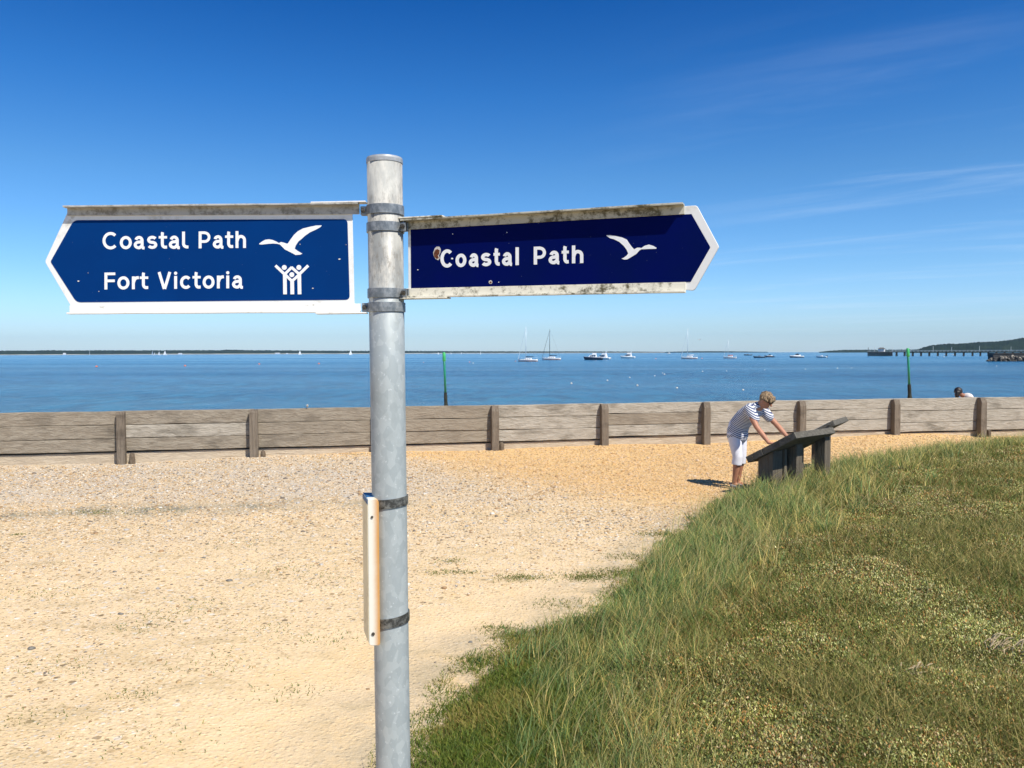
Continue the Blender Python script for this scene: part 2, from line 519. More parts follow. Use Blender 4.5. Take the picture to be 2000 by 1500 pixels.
# sea
n = N('sea_water')
xyz = n.sepxyz()
w1 = n.noise(.30, 5, .62, n.map((.5, 1.6, 1), rot=(0, 0, .06)), .5)
w2 = n.noise(1.15, 6, .66, n.map((.42, 1.25, 1), rot=(0, 0, -.05)), .6)
w3 = n.noise(.06, 4, .55, n.map((.35, 1.6, 1)))
patch = n.noise(.006, 5, .6, n.map((.4, 2.2, 1)))
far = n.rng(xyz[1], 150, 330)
w4 = n.noise(.55, 5, .6, n.map((1, .42, 1), rot=(0, 0, .04)), .5)
w5 = n.noise(.13, 4, .6, n.map((1, .5, 1), (5, 0, 0)), .4)
c = n.mix(n.rng(w4, .42, .60), (.0008, .036, .105), (.008, .150, .275))  # light and shade of the ripples put into the colour as noise streaks
c = n.mix(n.math('MULTIPLY', n.rng(w2, .45, .62), .5), c, (.0015, .035, .115))
c = n.mix(n.math('MULTIPLY', n.rng(w5, .45, .60), .45), c, (.006, .085, .215))
c = n.mix(n.math('MULTIPLY', n.rng(w3, .35, .7), .3), c, (.003, .06, .18))
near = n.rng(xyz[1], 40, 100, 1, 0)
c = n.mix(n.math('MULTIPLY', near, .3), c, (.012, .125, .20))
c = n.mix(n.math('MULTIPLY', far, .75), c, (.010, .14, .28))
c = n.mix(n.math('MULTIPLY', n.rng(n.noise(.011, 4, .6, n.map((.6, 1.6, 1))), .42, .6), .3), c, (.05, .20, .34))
h = n.math('ADD', n.math('MULTIPLY', w4, 1.0), n.math('MULTIPLY', w2, .45))
bs = n.new('ShaderNodeBump'); bs.inputs['Distance'].default_value = 1.3
n.ln(n.rng(xyz[1], 60, 700, .75, .2), bs.inputs['Strength']); n.ln(h, bs.inputs['Height'])
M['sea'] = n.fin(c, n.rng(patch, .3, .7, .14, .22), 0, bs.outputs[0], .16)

M['hull_white'] = simple('hull_white', (.82, .82, .80), .3, 0, .05, 2)
M['cabin_white'] = simple('cabin_white', (.78, .79, .80), .35, 0, .06, 3)
M['hull_dark'] = simple('hull_dark', (.02, .03, .06), .3, 0, .3, 2)
M['hull_grey'] = simple('hull_grey', (.10, .13, .17), .5, 0, .3, 2)
M['glass'] = simple('boat_glass', (.02, .03, .04), .12, 0, .2, 2)
M['antifoul'] = simple('antifoul', (.30, .13, .06), .6, 0, .2, 2)
M['spar_white'] = simple('spar_white', (.62, .70, .74), .35, .1, .1, 2)
M['spar_dark'] = simple('spar_dark', (.03, .05, .07), .4, 0, .1, 2)
M['cover_navy'] = simple('cover_navy', (.015, .05, .10), .8, 0, .2, 2)
M['sail'] = simple('sail_cloth', (.80, .82, .84), .7, 0, .05, 1)
M['orange'] = simple('buoy_orange', (.75, .16, .06), .5, 0, .15, 3)
M['buoy_white'] = simple('buoy_white', (.60, .57, .50), .45, 0, .08, 6)
M['buoy_band'] = simple('buoy_band', (.10, .09, .06), .7, 0, .3, 8)
M['buoy_pink'] = simple('buoy_pink', (.72, .24, .20), .5, 0, .15, 3)
M['green'] = simple('marker_green', (.008, .21, .115), .45, 0, .2, 3)
M['green_top'] = simple('marker_lime', (.05, .42, .13), .45, 0, .15, 3)
M['weed'] = simple('marker_weed', (.018, .022, .014), .8, 0, .5, 12, .6)
M['pier_wood'] = simple('pier_wood', (.045, .038, .030), .9, 0, .4, .8)
M['pier_deck'] = simple('pier_deck', (.10, .095, .085), .9, 0, .3, .4)
M['pier_rail'] = simple('pier_rail', (.72, .72, .70), .6, 0, .1, 1)
M['rock_dark'] = simple('rock_dark', (.055, .05, .045), .95, 0, .5, 1.2, .5)
M['rock_pale'] = simple('rock_pale', (.25, .22, .175), .95, 0, .5, 1.2, .5)
M['wall_dark'] = simple('quay_wall_dark', (.05, .05, .05), .9, 0, .4, .6)
n = N('far_wood')
g = n.noise(.05, 6, .7); g2 = n.noise(.012, 3)
c = n.mix(n.rng(g, .35, .65), (.008, .018, .014), (.020, .036, .020))
c = n.mix(n.math('MULTIPLY', n.rng(g2, .5, .65), .4), c, (.035, .048, .026))
M['wood_far'] = n.fin(c, .95, 0, n.bump(g, 1.0, 8), .05)
M['far_sand'] = simple('far_sand', (.34, .33, .28), .9, 0, .3, .01)
M['far_white'] = simple('far_white', (.75, .75, .75), .7, 0, .1, .1)
M['skin'] = simple('skin', (.46, .215, .13), .5, 0, .10, 14, 0, .3)
M['skin_tan'] = simple('skin_tanned', (.36, .165, .10), .5, 0, .10, 14, 0, .3)
n = N('hair_blond'); g = n.noise(55, 6, .7, n.map((1, 1, .5)))
M['hair_blond'] = n.fin(n.mix(n.rng(g, .38, .6), (.085, .050, .028), (.36, .25, .14)), .6, 0, n.bump(g, .8, .01), .3)
M['hair_dark'] = simple('hair_dark', (.018, .012, .010), .5, 0, .4, 50, .6)
M['shorts_white'] = simple('shorts_white', (.74, .74, .80), .85, 0, .04, 18, .1)
M['shade_glass'] = simple('dark_lens', (.01, .008, .008), .15, 0, .1, 5)
M['shoe'] = simple('shoe', (.45, .42, .38), .8, 0, .2, 20)
M['tee_pale'] = simple('tee_pale', (.72, .66, .62), .85, 0, .06, 12)
n = N('striped_tee')
dotn = n.new('ShaderNodeVectorMath'); dotn.operation = 'DOT_PRODUCT'
n.ln(n.co, dotn.inputs[0]); dotn.inputs[1].default_value = (.50, 0, .866)
ph = n.math('FRACT', n.math('DIVIDE', n.math('ADD', dotn.outputs['Value'], 5), .0235))
c = n.mix(n.rng(ph, .46, .52, 0, 1, False), (.78, .78, .78), (.075, .095, .19))
M['tee'] = n.fin(c, .85, 0, n.bump(n.noise(30, 4), .25, .01), .2)
M['dry'] = simple('dry_tangle', (.48, .37, .22), .9, 0, .3, 30, .4)
M['gull_grey'] = simple('gull_grey', (.45, .46, .48), .7, 0, .1, 20)

# ------------------------------------------------------------------ ground
# fence line: foot of the wall
FA = at_y(235, 804, 13.85); FB = at_y(1907, 777, 17.25)
def fence_y(x):
    t = (x - FA.x) / (FB.x - FA.x)
    return FA.y + t * (FB.y - FA.y)
edge_px = [(560, 1950), (700, 1650), (792, 1470), (815, 1420), (880, 1352), (945, 1288), (1020, 1240), (1100, 1222), (1175, 1190), (1215, 1150), (1262, 1110),
           (1320, 1060), (1385, 1008), (1428, 978), (1482, 953), (1590, 925), (1690, 905), (1800, 893), (1900, 882), (2000, 876), (2150, 871), (2500, 866)]
EP = [at_z(a, b, 0) for a, b in edge_px]
EY = np.array([p.y for p in EP]); EX = np.array([p.x for p in EP])
def xe(y):
    return np.interp(y, EY, EX)
def smooth(t):
    t = np.clip(t, 0, 1)
    return t * t * (3 - 2 * t)
def vnoise(x, y, seed=0, freq=1.0):
    """cheap value noise for arrays"""
    x = np.asarray(x, float) * freq; y = np.asarray(y, float) * freq
    xi = np.floor(x).astype(np.int64); yi = np.floor(y).astype(np.int64)
    xf = x - xi; yf = y - yi
    def h(a, b):
        v = (a * 374761393 + b * 668265263 + seed * 1442695041) & 0xffffffff
        v = ((v ^ (v >> 13)) * 1274126177) & 0xffffffff
        return ((v ^ (v >> 16)) & 0xffff) / 65535.0
    sx = xf * xf * (3 - 2 * xf); sy = yf * yf * (3 - 2 * yf)
    return (h(xi, yi) * (1 - sx) + h(xi + 1, yi) * sx) * (1 - sy) + (h(xi, yi + 1) * (1 - sx) + h(xi + 1, yi + 1) * sx) * sy
def fbm(x, y, seed=0, freq=1.0, octs=4):
    s = 0; a = .5; t = 0
    for i in range(octs):
        s = s + a * vnoise(x, y, seed + i * 17, freq * 2 ** i); t += a; a *= .5
    return s / t
def ground_z(x, y):
    x = np.asarray(x, float); y = np.asarray(y, float)
    fy = fence_y(x)
    inside = x - xe(y)
    z = .03 * (fbm(x, y, 3, .8) - .5) + .012 * (fbm(x, y, 5, 5, 3) - .5)
    z = z + .16 * smooth((inside - .1) / 2.2) + .05 * (fbm(x, y, 9, 1.3) - .5) * smooth(inside / .6)
    # shingle heaped against the wall
    near = np.exp(-((fy - y) / 1.6) ** 2)
    fpx = 1000 + x / np.maximum(y, 1) * FPX
    heap = np.interp(fpx, [-400, 0, 235, 494, 740, 959, 1172, 1370, 1556, 1739, 1830, 1907, 2000, 2400], [.0, .0, -.01, .05, .07, .04, .09, .05, .10, .16, .14, .05, .04, .05])
    z = z + heap * near
    # beach falling away behind the wall
    d = y - fy
    z = np.where(d > .2, -.25 - .05 * smooth((d - .2) / 1) - .085 * np.maximum(d - .2, 0), z)
    return np.maximum(z, -9)
def axis(lo, hi, a, b, fine, coarse):
    left = list(np.geomspace(coarse, abs(lo - a) + coarse, 14))
    l = sorted({a - (v - coarse) for v in left if v > coarse * 1.01})
    r = [b + (v - coarse) for v in np.geomspace(coarse, hi - b + coarse, 14) if v > coarse * 1.01]
    return np.array(l + list(np.arange(a, b + 1e-6, fine)) + r)
gx = axis(-260, 260, -11, 13, .1, .3); gy = axis(-60, 110, .6, 19, .1, .3)
X, Y = np.meshgrid(gx, gy)
Z = ground_z(X, Y)
nx, ny = len(gx), len(gy)
vs = np.stack([X.ravel(), Y.ravel(), Z.ravel()], 1)
i0 = (np.arange(ny - 1)[:, None] * nx + np.arange(nx - 1)[None, :]).ravel()
fs = np.stack([i0, i0 + 1, i0 + nx + 1, i0 + nx], 1)
def np_mesh(name, verts, faces_quads=None, faces_tris=None, cols=None, attrs=None):
    me = bpy.data.meshes.new(name)
    nq = 0 if faces_quads is None else len(faces_quads)
    nt = 0 if faces_tris is None else len(faces_tris)
    loops = []
    starts = []
    if nq:
        loops.append(np.asarray(faces_quads).ravel()); starts.append(np.arange(nq) * 4)
    if nt:
        loops.append(np.asarray(faces_tris).ravel()); starts.append(nq * 4 + np.arange(nt) * 3)
    loops = np.concatenate(loops).astype(np.int32); starts = np.concatenate(starts).astype(np.int32)
    me.vertices.add(len(verts)); me.vertices.foreach_set('co', np.asarray(verts, np.float32).ravel())
    me.loops.add(len(loops)); me.loops.foreach_set('vertex_index', loops)
    me.polygons.add(nq + nt); me.polygons.foreach_set('loop_start', starts)
    if cols is not None:
        a = me.color_attributes.new('col', 'FLOAT_COLOR', 'POINT')
        cc = np.ones((len(verts), 4), np.float32); cc[:, :3] = cols
        a.data.foreach_set('color', cc.ravel())
    for k, v in (attrs or {}).items():
        a = me.attributes.new(k, 'FLOAT', 'POINT'); a.data.foreach_set('value', np.asarray(v, np.float32).ravel())
    me.update(calc_edges=True)
    return me
ins = X - xe(Y)
pxl = 1000 + X / np.maximum(Y, .5) * FPX
veg = smooth((ins + .12) / .45) * (Y < fence_y(X) - .35)
distf = fence_y(X) - Y
peb = np.clip(.15 + .75 * smooth((Y - 4) / 6) + 1.0 * (fbm(X, Y, 52, .33) - .5), 0, 1)
yel = np.clip(smooth((X + 2.2 - (distf - 2) * .7) / 2.4) * smooth((Y - 7.5) / 3) + np.exp(-(distf / .7) ** 2) * smooth((X + 5) / 2) * .8, 0, 1)
gry = np.clip(smooth((1.2 - X) / 4) * smooth((Y - 9.3 - (fbm(X, Y, 21, .5) - .5) * 2) / 1.3) * (1 - yel), 0, 1)
dirtm = np.exp(-((Y - 10.3 - .18 * X - (fbm(X, Y, 31, .35) - .5) * 1.4) / .33) ** 2) * smooth((-X) / 1.5) * np.clip((fbm(X, Y, 33, 1.2) - .35) * 3, 0, 1)
dirtm = np.clip(dirtm + .5 * smooth((ins + .9) / .8) * (ins < .3), 0, 1)
smth = np.exp(-((ins + .75) / .62) ** 2) * smooth((8.2 - Y) / 3) + .55 * smooth((5.2 - Y) / 1.5) * (ins < 0) * smooth((X + 2.0) / 1.0)
smth = np.clip(smth, 0, 1)
me = np_mesh('ground', vs, fs, attrs={'smth': smth, 'veg': veg, 'peb': peb, 'yel': yel, 'gry': gry, 'dirt': dirtm})
ground = link_mesh('ground', me, M['ground'], None, True)
tag(ground, kind='structure')

# sea sheet
bm = bmesh.new()
xs = [-9000, -3000, -1000, -300, 0, 300, 1000, 3000, 9000]; ys = [19, 60, 200, 600, 1500, 4000, 9000]
gv = [[bm.verts.new((x, y, -1.5)) for x in xs] for y in ys]
for j in range(len(ys) - 1):
    for i in range(len(xs) - 1):
        bm.faces.new((gv[j][i], gv[j][i + 1], gv[j + 1][i + 1], gv[j + 1][i]))
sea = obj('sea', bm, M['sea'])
tag(sea, kind='structure')

# ------------------------------------------------------------------ pebbles (gravel)
def in_view(x, y, m=120):
    px = 1000 + x / y * FPX
    return (px > -m) & (px < 2000 + m)
ico_bm = bmesh.new(); bmesh.ops.create_icosphere(ico_bm, subdivisions=1, radius=1)
ico_bm.verts.ensure_lookup_table()
ICO_V = np.array([v.co[:] for v in ico_bm.verts]); ICO_F = np.array([[v.index for v in f.verts] for f in ico_bm.faces])
ico_bm.free()
def scatter(n, ymin, ymax, dens_pow=0.0):
    y = ymin + (ymax - ymin) * RNG.random(n) ** (1 - dens_pow)
    x = (RNG.random(n) - .5) * 2 * (.70 * y + 1.8)
    return x, y
xs_, ys_ = scatter(275000, 2.4, 17.4)
keep = (ys_ < fence_y(xs_) - .06)
inn = xs_ - xe(ys_)
dens = np.clip(.02 + .85 * smooth((ys_ - 5) / 5) + (fbm(xs_, ys_, 50, .9) - .5) * 1.1 + (fbm(xs_, ys_, 52, .33) - .5) * 1.2, .03, 1)
smp = np.clip(np.exp(-((inn + .75) / .62) ** 2) * smooth((8.2 - ys_) / 3) + .5 * smooth((5.2 - ys_) / 1.5) * smooth((xs_ + 2.0) / 1.0), 0, 1)
keep &= (inn < .05) & (RNG.random(len(xs_)) < dens * (1 - .85 * smp))
xs_, ys_ = xs_[keep], ys_[keep]
n_p = len(xs_)
size = (.0036 + .0085 * RNG.random(n_p) ** 2.5 + .010 * (RNG.random(n_p) > .985)) * np.interp(ys_, [4, 8, 14], [.85, 1.15, 1.5])
sc3 = np.stack([size * (1 + .6 * RNG.random(n_p)), size * (.8 + .5 * RNG.random(n_p)), size * (.35 + .4 * RNG.random(n_p))], 1)
ang = RNG.random(n_p) * 6.283
V = ICO_V[None] * sc3[:, None] * (1 + .25 * (RNG.random((n_p, len(ICO_V), 1)) - .5))
ca, sa = np.cos(ang)[:, None], np.sin(ang)[:, None]
Vx = V[..., 0] * ca - V[..., 1] * sa; Vy = V[..., 0] * sa + V[..., 1] * ca
zg = ground_z(xs_, ys_)
P = np.stack([Vx + xs_[:, None], Vy + ys_[:, None], V[..., 2] + (zg + sc3[:, 2] * .25)[:, None]], 2)
pal = np.array([(.66, .50, .32), (.58, .40, .20), (.70, .60, .46), (.50, .47, .43), (.40, .25, .13), (.20, .17, .14), (.76, .70, .60), (.62, .43, .24)])
wts = np.array([.18, .16, .15, .10, .13, .10, .09, .09])
pc = pal[RNG.choice(len(pal), n_p, p=wts)] * (.8 + .35 * RNG.random((n_p, 1)))
yl_ = smooth((xs_ + 2.2 - (fence_y(xs_) - ys_ - 2) * .7) / 2.4) * smooth((ys_ - 7.5) / 3)
pc = pc * (1 - .5 * yl_[:, None]) + np.array((.72, .42, .15)) * .5 * yl_[:, None]
F = (ICO_F[None] + (np.arange(n_p) * len(ICO_V))[:, None, None]).reshape(-1, 3)
me = np_mesh('gravel', P.reshape(-1, 3), None, F, np.repeat(pc, len(ICO_V), 0))
g = link_mesh('gravel', me, M['pebble'])
tag(g, 'loose pebbles and shingle strewn over the sandy path', 'gravel', None, 'stuff')

# larger single stones lying on the path
def make_stone(px, py, s, label, dark=True):
    p = at_z(px, py, 0)
    bm = bmesh.new()
    bmesh.ops.create_icosphere(bm, subdivisions=3, radius=1)
    for v in bm.verts:
        k = 1 + .22 * math.sin(3 * v.co.x + px) * math.cos(2.5 * v.co.y + py) + .08 * math.sin(7 * v.co.z + 5 * v.co.x)
        v.co = Vector((v.co.x * s * k, v.co.y * s * .7 * k, v.co.z * s * .45 * k))
    o = obj('stone', bm, M['rock_stone'], None, True)
    o.location = (p.x, p.y, float(ground_z(p.x, p.y)) + s * .2)
    tag(o, label, 'stone', 'single stones on the path')
M['rock_stone'] = simple('grey_stone', (.16, .15, .13), .85, 0, .3, 30, .3)
for a in ((236, 1199, .022, 'rounded dark grey stone alone on sand at left, nearest the left edge'),
          (224, 1118, .016, 'small grey stone on the sand above the larger dark one'),
          (61, 1267, .026, 'flat dark stone on sand at the lower left edge'),
          (398, 1091, .018, 'small reddish grey stone midway between left edge and pole'),
          (448, 1134, .024, 'dark flat stone on sand left of the edge-on sign'),
          (919, 1256, .016, 'small dark stone on the path right of the pole')):
    make_stone(*a)

# ------------------------------------------------------------------ grass
def blades(name, x, y, h, w, lean, cols, label, cat, tipc=None, base_sink=.01, curve=1.0, leandir=None, seg=3):
    n_ = len(x)
    z0 = ground_z(x, y) - base_sink
    a = RNG.random(n_) * 6.283
    la = RNG.random(n_) * 6.283 if leandir is None else leandir
    lx, ly = np.cos(la) * lean * h, np.sin(la) * lean * h
    px_, py_ = np.cos(a) * w * .5, np.sin(a) * w * .5
    ts = np.linspace(0, 1, seg + 1)
    rows = []
    for i, t in enumerate(ts):
        cx = x + lx * t ** (1 + curve); cy = y + ly * t ** (1 + curve)
        cz = z0 + h * (t - .25 * lean * t * t)
        k = 1 - t ** 1.6
        if i < seg:
            rows.append(np.stack([cx - px_ * k, cy - py_ * k, cz], 1)); rows.append(np.stack([cx + px_ * k, cy + py_ * k, cz], 1))
        else:
            rows.append(np.stack([cx, cy, cz], 1))
    nv = 2 * seg + 1
    P = np.stack(rows, 1).reshape(-1, 3)
    base = (np.arange(n_) * nv)[:, None]
    quads = np.concatenate([base + np.array([[2 * i, 2 * i + 1, 2 * i + 3, 2 * i + 2]]) for i in range(seg - 1)], 0) if seg > 1 else None
    tris = base + np.array([[2 * seg - 2, 2 * seg - 1, 2 * seg]])
    cc = np.repeat(cols[:, None, :], nv, 1)
    if tipc is not None:
        tw = np.array([t for t in ts[:-1] for _ in (0, 1)] + [1.0])[None, :, None] ** 2
        cc = cc * (1 - tw * .5) + tipc[:, None, :] * (tw * .5)
    me = np_mesh(name, P, quads, tris, cc.reshape(-1, 3))
    o = link_mesh(name, me, M['blade'])
    tag(o, label, cat, None, 'stuff')
    return o
def pick(pal, wts, n_, var=.25):
    pal = np.array(pal) * np.array((1.5, 1.40, .95))
    wts = np.array(wts) / sum(wts)
    return np.array(pal)[RNG.choice(len(pal), n_, p=wts)] * (1 - var / 2 + var * RNG.random((n_, 1)))
def fill(n_, ymin, ymax):
    """points spread over the bank, thinning with distance"""
    y = ymin * (ymax / ymin) ** RNG.random(n_)
    x = xe(y) - .3 + (RNG.random(n_)) * (np.maximum(.70 * y + 2.4 - xe(y), .2) + .3)
    return x, y
def local_d(x, y):
    # distance into the vegetation measured across the edge
    return np.minimum(x - xe(y), 50)
# zones by picture of the place: lawn patch near, tall edge strip, low salt marsh to the right
def tall_w(x, y):
    d = local_d(x, y)
    c0 = np.interp(y, [2, 3.65, 4.3, 5.3, 7, 9, 11, 13, 16], [1.15, 1.10, 1.0, .72, .60, .62, .65, 1.0, 1.4])
    wdt = np.interp(y, [2, 3.65, 4.3, 5.3, 7, 9, 11, 13, 16], [.30, .32, .36, .45, .58, .9, .9, 1.0, 1.2])
    return np.exp(-((d - c0) / wdt) ** 2)

# tall dune grass in clumps along the edge
def clumped(n_cl, per, ymin, ymax, wfun, rad, thr=.25):
    cx, cy = fill(n_cl, ymin, ymax)
    k = RNG.random(n_cl) < wfun(cx, cy) ** 1.0
    cx, cy = cx[k], cy[k]
    x = np.repeat(cx, per) + RNG.normal(0, rad, len(cx) * per)
    y = np.repeat(cy, per) + RNG.normal(0, rad, len(cx) * per)
    cid = np.repeat(np.arange(len(cx)), per)
    return x, y, cid, len(cx)
def limit_y(x, y):
    return (y < fence_y(x) - .5) & (y > 1.3) & (x - xe(y) > -.22)
x, y, cid, nc = clumped(12500, 30, 2.2, 15.6, tall_w, .05)
k = limit_y(x, y); x, y, cid = x[k], y[k], cid[k]
ch = .7 + .55 * RNG.random(nc); cdir = RNG.normal(.9, .9, nc); cpal = RNG.random(nc)
nb = len(x)
hbase = np.interp(y, [2, 3.6, 4.3, 5.5, 8, 10, 12, 16], [.14, .15, .18, .22, .26, .31, .30, .24])
edge_f = np.clip(.45 + (x - xe(y)) / .5, .3, 1)
h = hbase * ch[cid] * (.55 + .6 * RNG.random(nb)) * edge_f
blue = np.array([(.050, .118, .058), (.075, .150, .070), (.045, .100, .032), (.135, .170, .055), (.33, .27, .12), (.45, .375, .18)])
inner = np.clip((x - xe(y) - np.interp(y, [2, 4.3, 5.5, 8, 16], [.95, .9, .75, .8, 1.0])) / .5, -1, 1)
green_w = (cpal[cid] < .60 - .38 * inner)
colA = pick(blue, [.30, .24, .24, .12, .06, .04], nb); colB = pick(blue, [.06, .08, .16, .28, .26, .16], nb)
cols = np.where(green_w[:, None], colA, colB) * (.62 + .85 * RNG.random(nc))[cid][:, None] * (.8 + .55 * fbm(x, y, 130, 1.6))[:, None]
tip = pick([(.42, .36, .19), (.20, .22, .10)], [.4, .6], nb)
blades('tall_grass', x, y, h * (.75 + .5 * RNG.random(nc))[cid], .0030 + .0006 * y, .25 + .65 * RNG.random(nb), cols,
       'tall blue-green dune grass with straw stems along the edge of the path', 'grass', tip, .01, 1.0, cdir[cid] + RNG.normal(0, .8, nb))
# long straw stems standing out
x, y, cid, nc = clumped(2800, 5, 1.5, 15.6, lambda a, b: np.clip(tall_w(a, b) + .05, 0, 1), .10)
k = limit_y(x, y); x, y = x[k], y[k]; nb = len(x)
blades('straw_stems', x, y, (.28 + .22 * RNG.random(nb)) * np.interp(y, [3.5, 5.5, 9], [.6, .8, 1]), .0018 + .0005 * y, .3 + .6 * RNG.random(nb),
       pick([(.36, .31, .20), (.28, .25, .15), (.24, .25, .14)], [.45, .35, .2], nb),
       'pale straw stems rising out of the dune grass', 'dry grass', None, .0, 1.0, RNG.normal(.7, .7, nb), 4)
# short lawn-like grass in the near corner and in tufts on the path edge
def short_w(x, y):
    d = local_d(x, y)
    lim = np.interp(y, [1.5, 3, 4, 4.8, 5.6, 8, 16], [1.15, 1.05, .95, .70, .45, .3, .3])
    return np.where((d > -.18) & (d < lim), np.clip((d + .2) / .25, 0, 1) * np.clip(.5 + (fbm(x, y, 70, 3.5) - .38) * 4 + np.clip(d - .15, 0, 1) * 4, 0, 1), 0)
x, y = fill(860000, 2.2, 15.6)
k = limit_y(x, y) & (RNG.random(len(x)) < short_w(x, y)); x, y = x[k], y[k]; nb = len(x)
ton = fbm(x, y, 80, 2.2)
colA = pick([(.060, .105, .026), (.092, .140, .030), (.135, .165, .036), (.28, .24, .11)], [.32, .36, .27, .05], nb)
colB = pick([(.17, .17, .055), (.24, .20, .08), (.10, .14, .035)], [.45, .25, .3], nb)
cols = np.where((ton + RNG.normal(0, .06, nb) < .55)[:, None], colA, colB)
hh = (.035 + .055 * RNG.random(nb)) * (.55 + .9 * fbm(x, y, 83, 2.6)) * np.clip(.5 + (x - xe(y)) * 1.2, .4, 1.3)
blades('short_grass', x, y, hh, .0032 + .0005 * y, .3 + .7 * RNG.random(nb), cols,
       'short green turf grass between the path and the tall dune grass', 'grass', None, .005, 1.0, None, 2)
# little tufts out on the path
tx, ty = [], []
for (a, b, m, rad) in ((860, 1118, 60, .10), (1020, 1128, 260, .16), (1145, 1127, 400, .17), (1220, 1120, 500, .22), (985, 1230, 200, .12), (1000, 1245, 200, .10), (930, 1290, 200, .1),
                       (1290, 1043, 260, .2), (1230, 1088, 160, .2), (905, 1117, 60, .1), (880, 1095, 60, .1), (1100, 1180, 150, .2), (1800, 850, 900, .45), (1960, 862, 500, .5), (1750, 852, 200, .2),
                       (170, 1000, 70, .3), (190, 1003, 60, .2), (290, 1000, 50, .3), (38, 1045, 30, .06), (270, 1227, 60, .2), (560, 1110, 50, .3), (330, 1200, 50, .2), (480, 1060, 50, .3),
         (260, 1360, 40, .1), (120, 1300, 60, .25), (420, 1300, 60, .3), (60, 1400, 50, .2), (300, 1440, 50, .25), (520, 1230, 50, .25), (90, 1160, 60, .3), (400, 1180, 50, .3), (620, 1130, 50, .3), (560, 1350, 40, .15), (640, 1250, 40, .15)):
    p = at_z(a, b, 0)
    m = int(m * 2.2); tx.append(p.x + RNG.normal(0, rad * .75, m)); ty.append(p.y + RNG.normal(0, rad * .42, m))
x = np.concatenate(tx); y = np.concatenate(ty)
k = y < fence_y(x) - .05; x, y = x[k], y[k]; nb = len(x)
blades('grass_tufts', x, y, .010 + .020 * RNG.random(nb), .0035 + .0006 * y, .5 + .9 * RNG.random(nb),
       pick([(.10, .13, .04), (.17, .17, .06), (.075, .11, .035)], [.4, .3, .3], nb),
       'small flat tufts of grass growing out of the sandy path', 'grass', None, .004, 1.0, None, 2)

# low salt-marsh cover on the right: small leaves on short stems and short blades
def marsh_w(x, y):
    d = local_d(x, y)
    lim = np.interp(y, [1.5, 3.65, 4.3, 5.5, 8, 11, 16], [.95, .95, .9, .7, .6, .6, .3])
    return np.clip((d - lim) / .5, 0, 1)
x, y = fill(1600000, 2.2, 15.8)
k = limit_y(x, y) & (RNG.random(len(x)) < marsh_w(x, y)); x, y = x[k], y[k]; nb = len(x)
mound = fbm(x, y, 90, 1.8)
zone = fbm(x, y, 95, 1.1); zone2 = fbm(x, y, 97, 2.7); zone4 = fbm(x, y, 197, 3.5)
hh = .03 + .13 * np.clip(mound + .35 * (fbm(x, y, 98, 9) - .5), 0, 1) ** 1.3
s = (.0038 + .004 * RNG.random(nb)) * (1 + .085 * y)
# leaf: 4-vertex diamond, random tilt, standing fairly upright
a = RNG.random(nb) * 6.283; el = RNG.normal(.9, .45, nb)
ux, uy, uz = np.cos(a) * np.cos(el), np.sin(a) * np.cos(el), np.sin(el)
vx, vy = -np.sin(a), np.cos(a)
tw = RNG.normal(0, .4, nb)
zc = ground_z(x, y) + hh * (.35 + .65 * RNG.random(nb))
L = s * (1.3 + .9 * RNG.random(nb)); W = s * .42
q = np.stack([np.stack([x, y, zc], 1), np.stack([x + ux * L * .5 + vx * W, y + uy * L * .5 + vy * W, zc + uz * L * .5 + tw * W], 1),
              np.stack([x + ux * L, y + uy * L, zc + uz * L], 1), np.stack([x + ux * L * .5 - vx * W, y + uy * L * .5 - vy * W, zc + uz * L * .5 - tw * W], 1)], 1).reshape(-1, 3)
palm = [(.19, .21, .12), (.16, .18, .07), (.10, .12, .04), (.26, .23, .13), (.22, .115, .050), (.31, .31, .22), (.25, .19, .16), (.045, .06, .022)]
c1 = pick(palm, [.28, .20, .16, .12, .08, .04, .02, .10], nb); c2 = pick(palm, [.08, .22, .24, .14, .14, .02, .04, .12], nb); c3 = pick(palm, [.10, .10, .10, .22, .14, .08, .16, .1], nb)
cols = np.where((zone + RNG.normal(0, .06, nb) < .5)[:, None], c1, c2)
cols = np.where((zone2 + RNG.normal(0, .04, nb) > .60)[:, None], c3, cols) * (1.42 + 1.5 * (zone4 - .5))[:, None] * (.72 + .56 * RNG.random((nb, 1)))
fq = (np.arange(nb) * 4)[:, None] + np.arange(4)[None]
me = np_mesh('salt_marsh_plants', q, fq, None, np.repeat(cols, 4, 0))
tag(link_mesh('salt_marsh_plants', me, M['leaf']), 'low tangle of small-leaved olive and brown salt-marsh plants covering the bank', 'ground cover', None, 'stuff')
x, y = fill(430000, 2.2, 15.8)
patchy = fbm(x, y, 110, 1.1)
k = limit_y(x, y) & (RNG.random(len(x)) < marsh_w(x, y) * np.clip((patchy - .30) * 2.6, .30, 1)); x, y = x[k], y[k]; nb = len(x)
zone = fbm(x, y, 95, .8); patchy = fbm(x, y, 110, 1.1)
c1 = pick([(.12, .145, .05), (.19, .18, .08), (.36, .30, .16), (.075, .10, .035)], [.30, .28, .24, .18], nb)
c2 = pick([(.11, .155, .045), (.25, .21, .10), (.23, .13, .06), (.065, .105, .03)], [.36, .24, .16, .24], nb)
cols = np.where((zone + RNG.normal(0, .06, nb) < .5)[:, None], c1, c2)
blades('marsh_grass', x, y, .06 + .13 * RNG.random(nb) * (.5 + patchy), .0028 + .0006 * y, .25 + .8 * RNG.random(nb), cols,
       'short mixed green and brown grass growing through the salt-marsh plants', 'grass', None, .0, 1.0, None, 2)
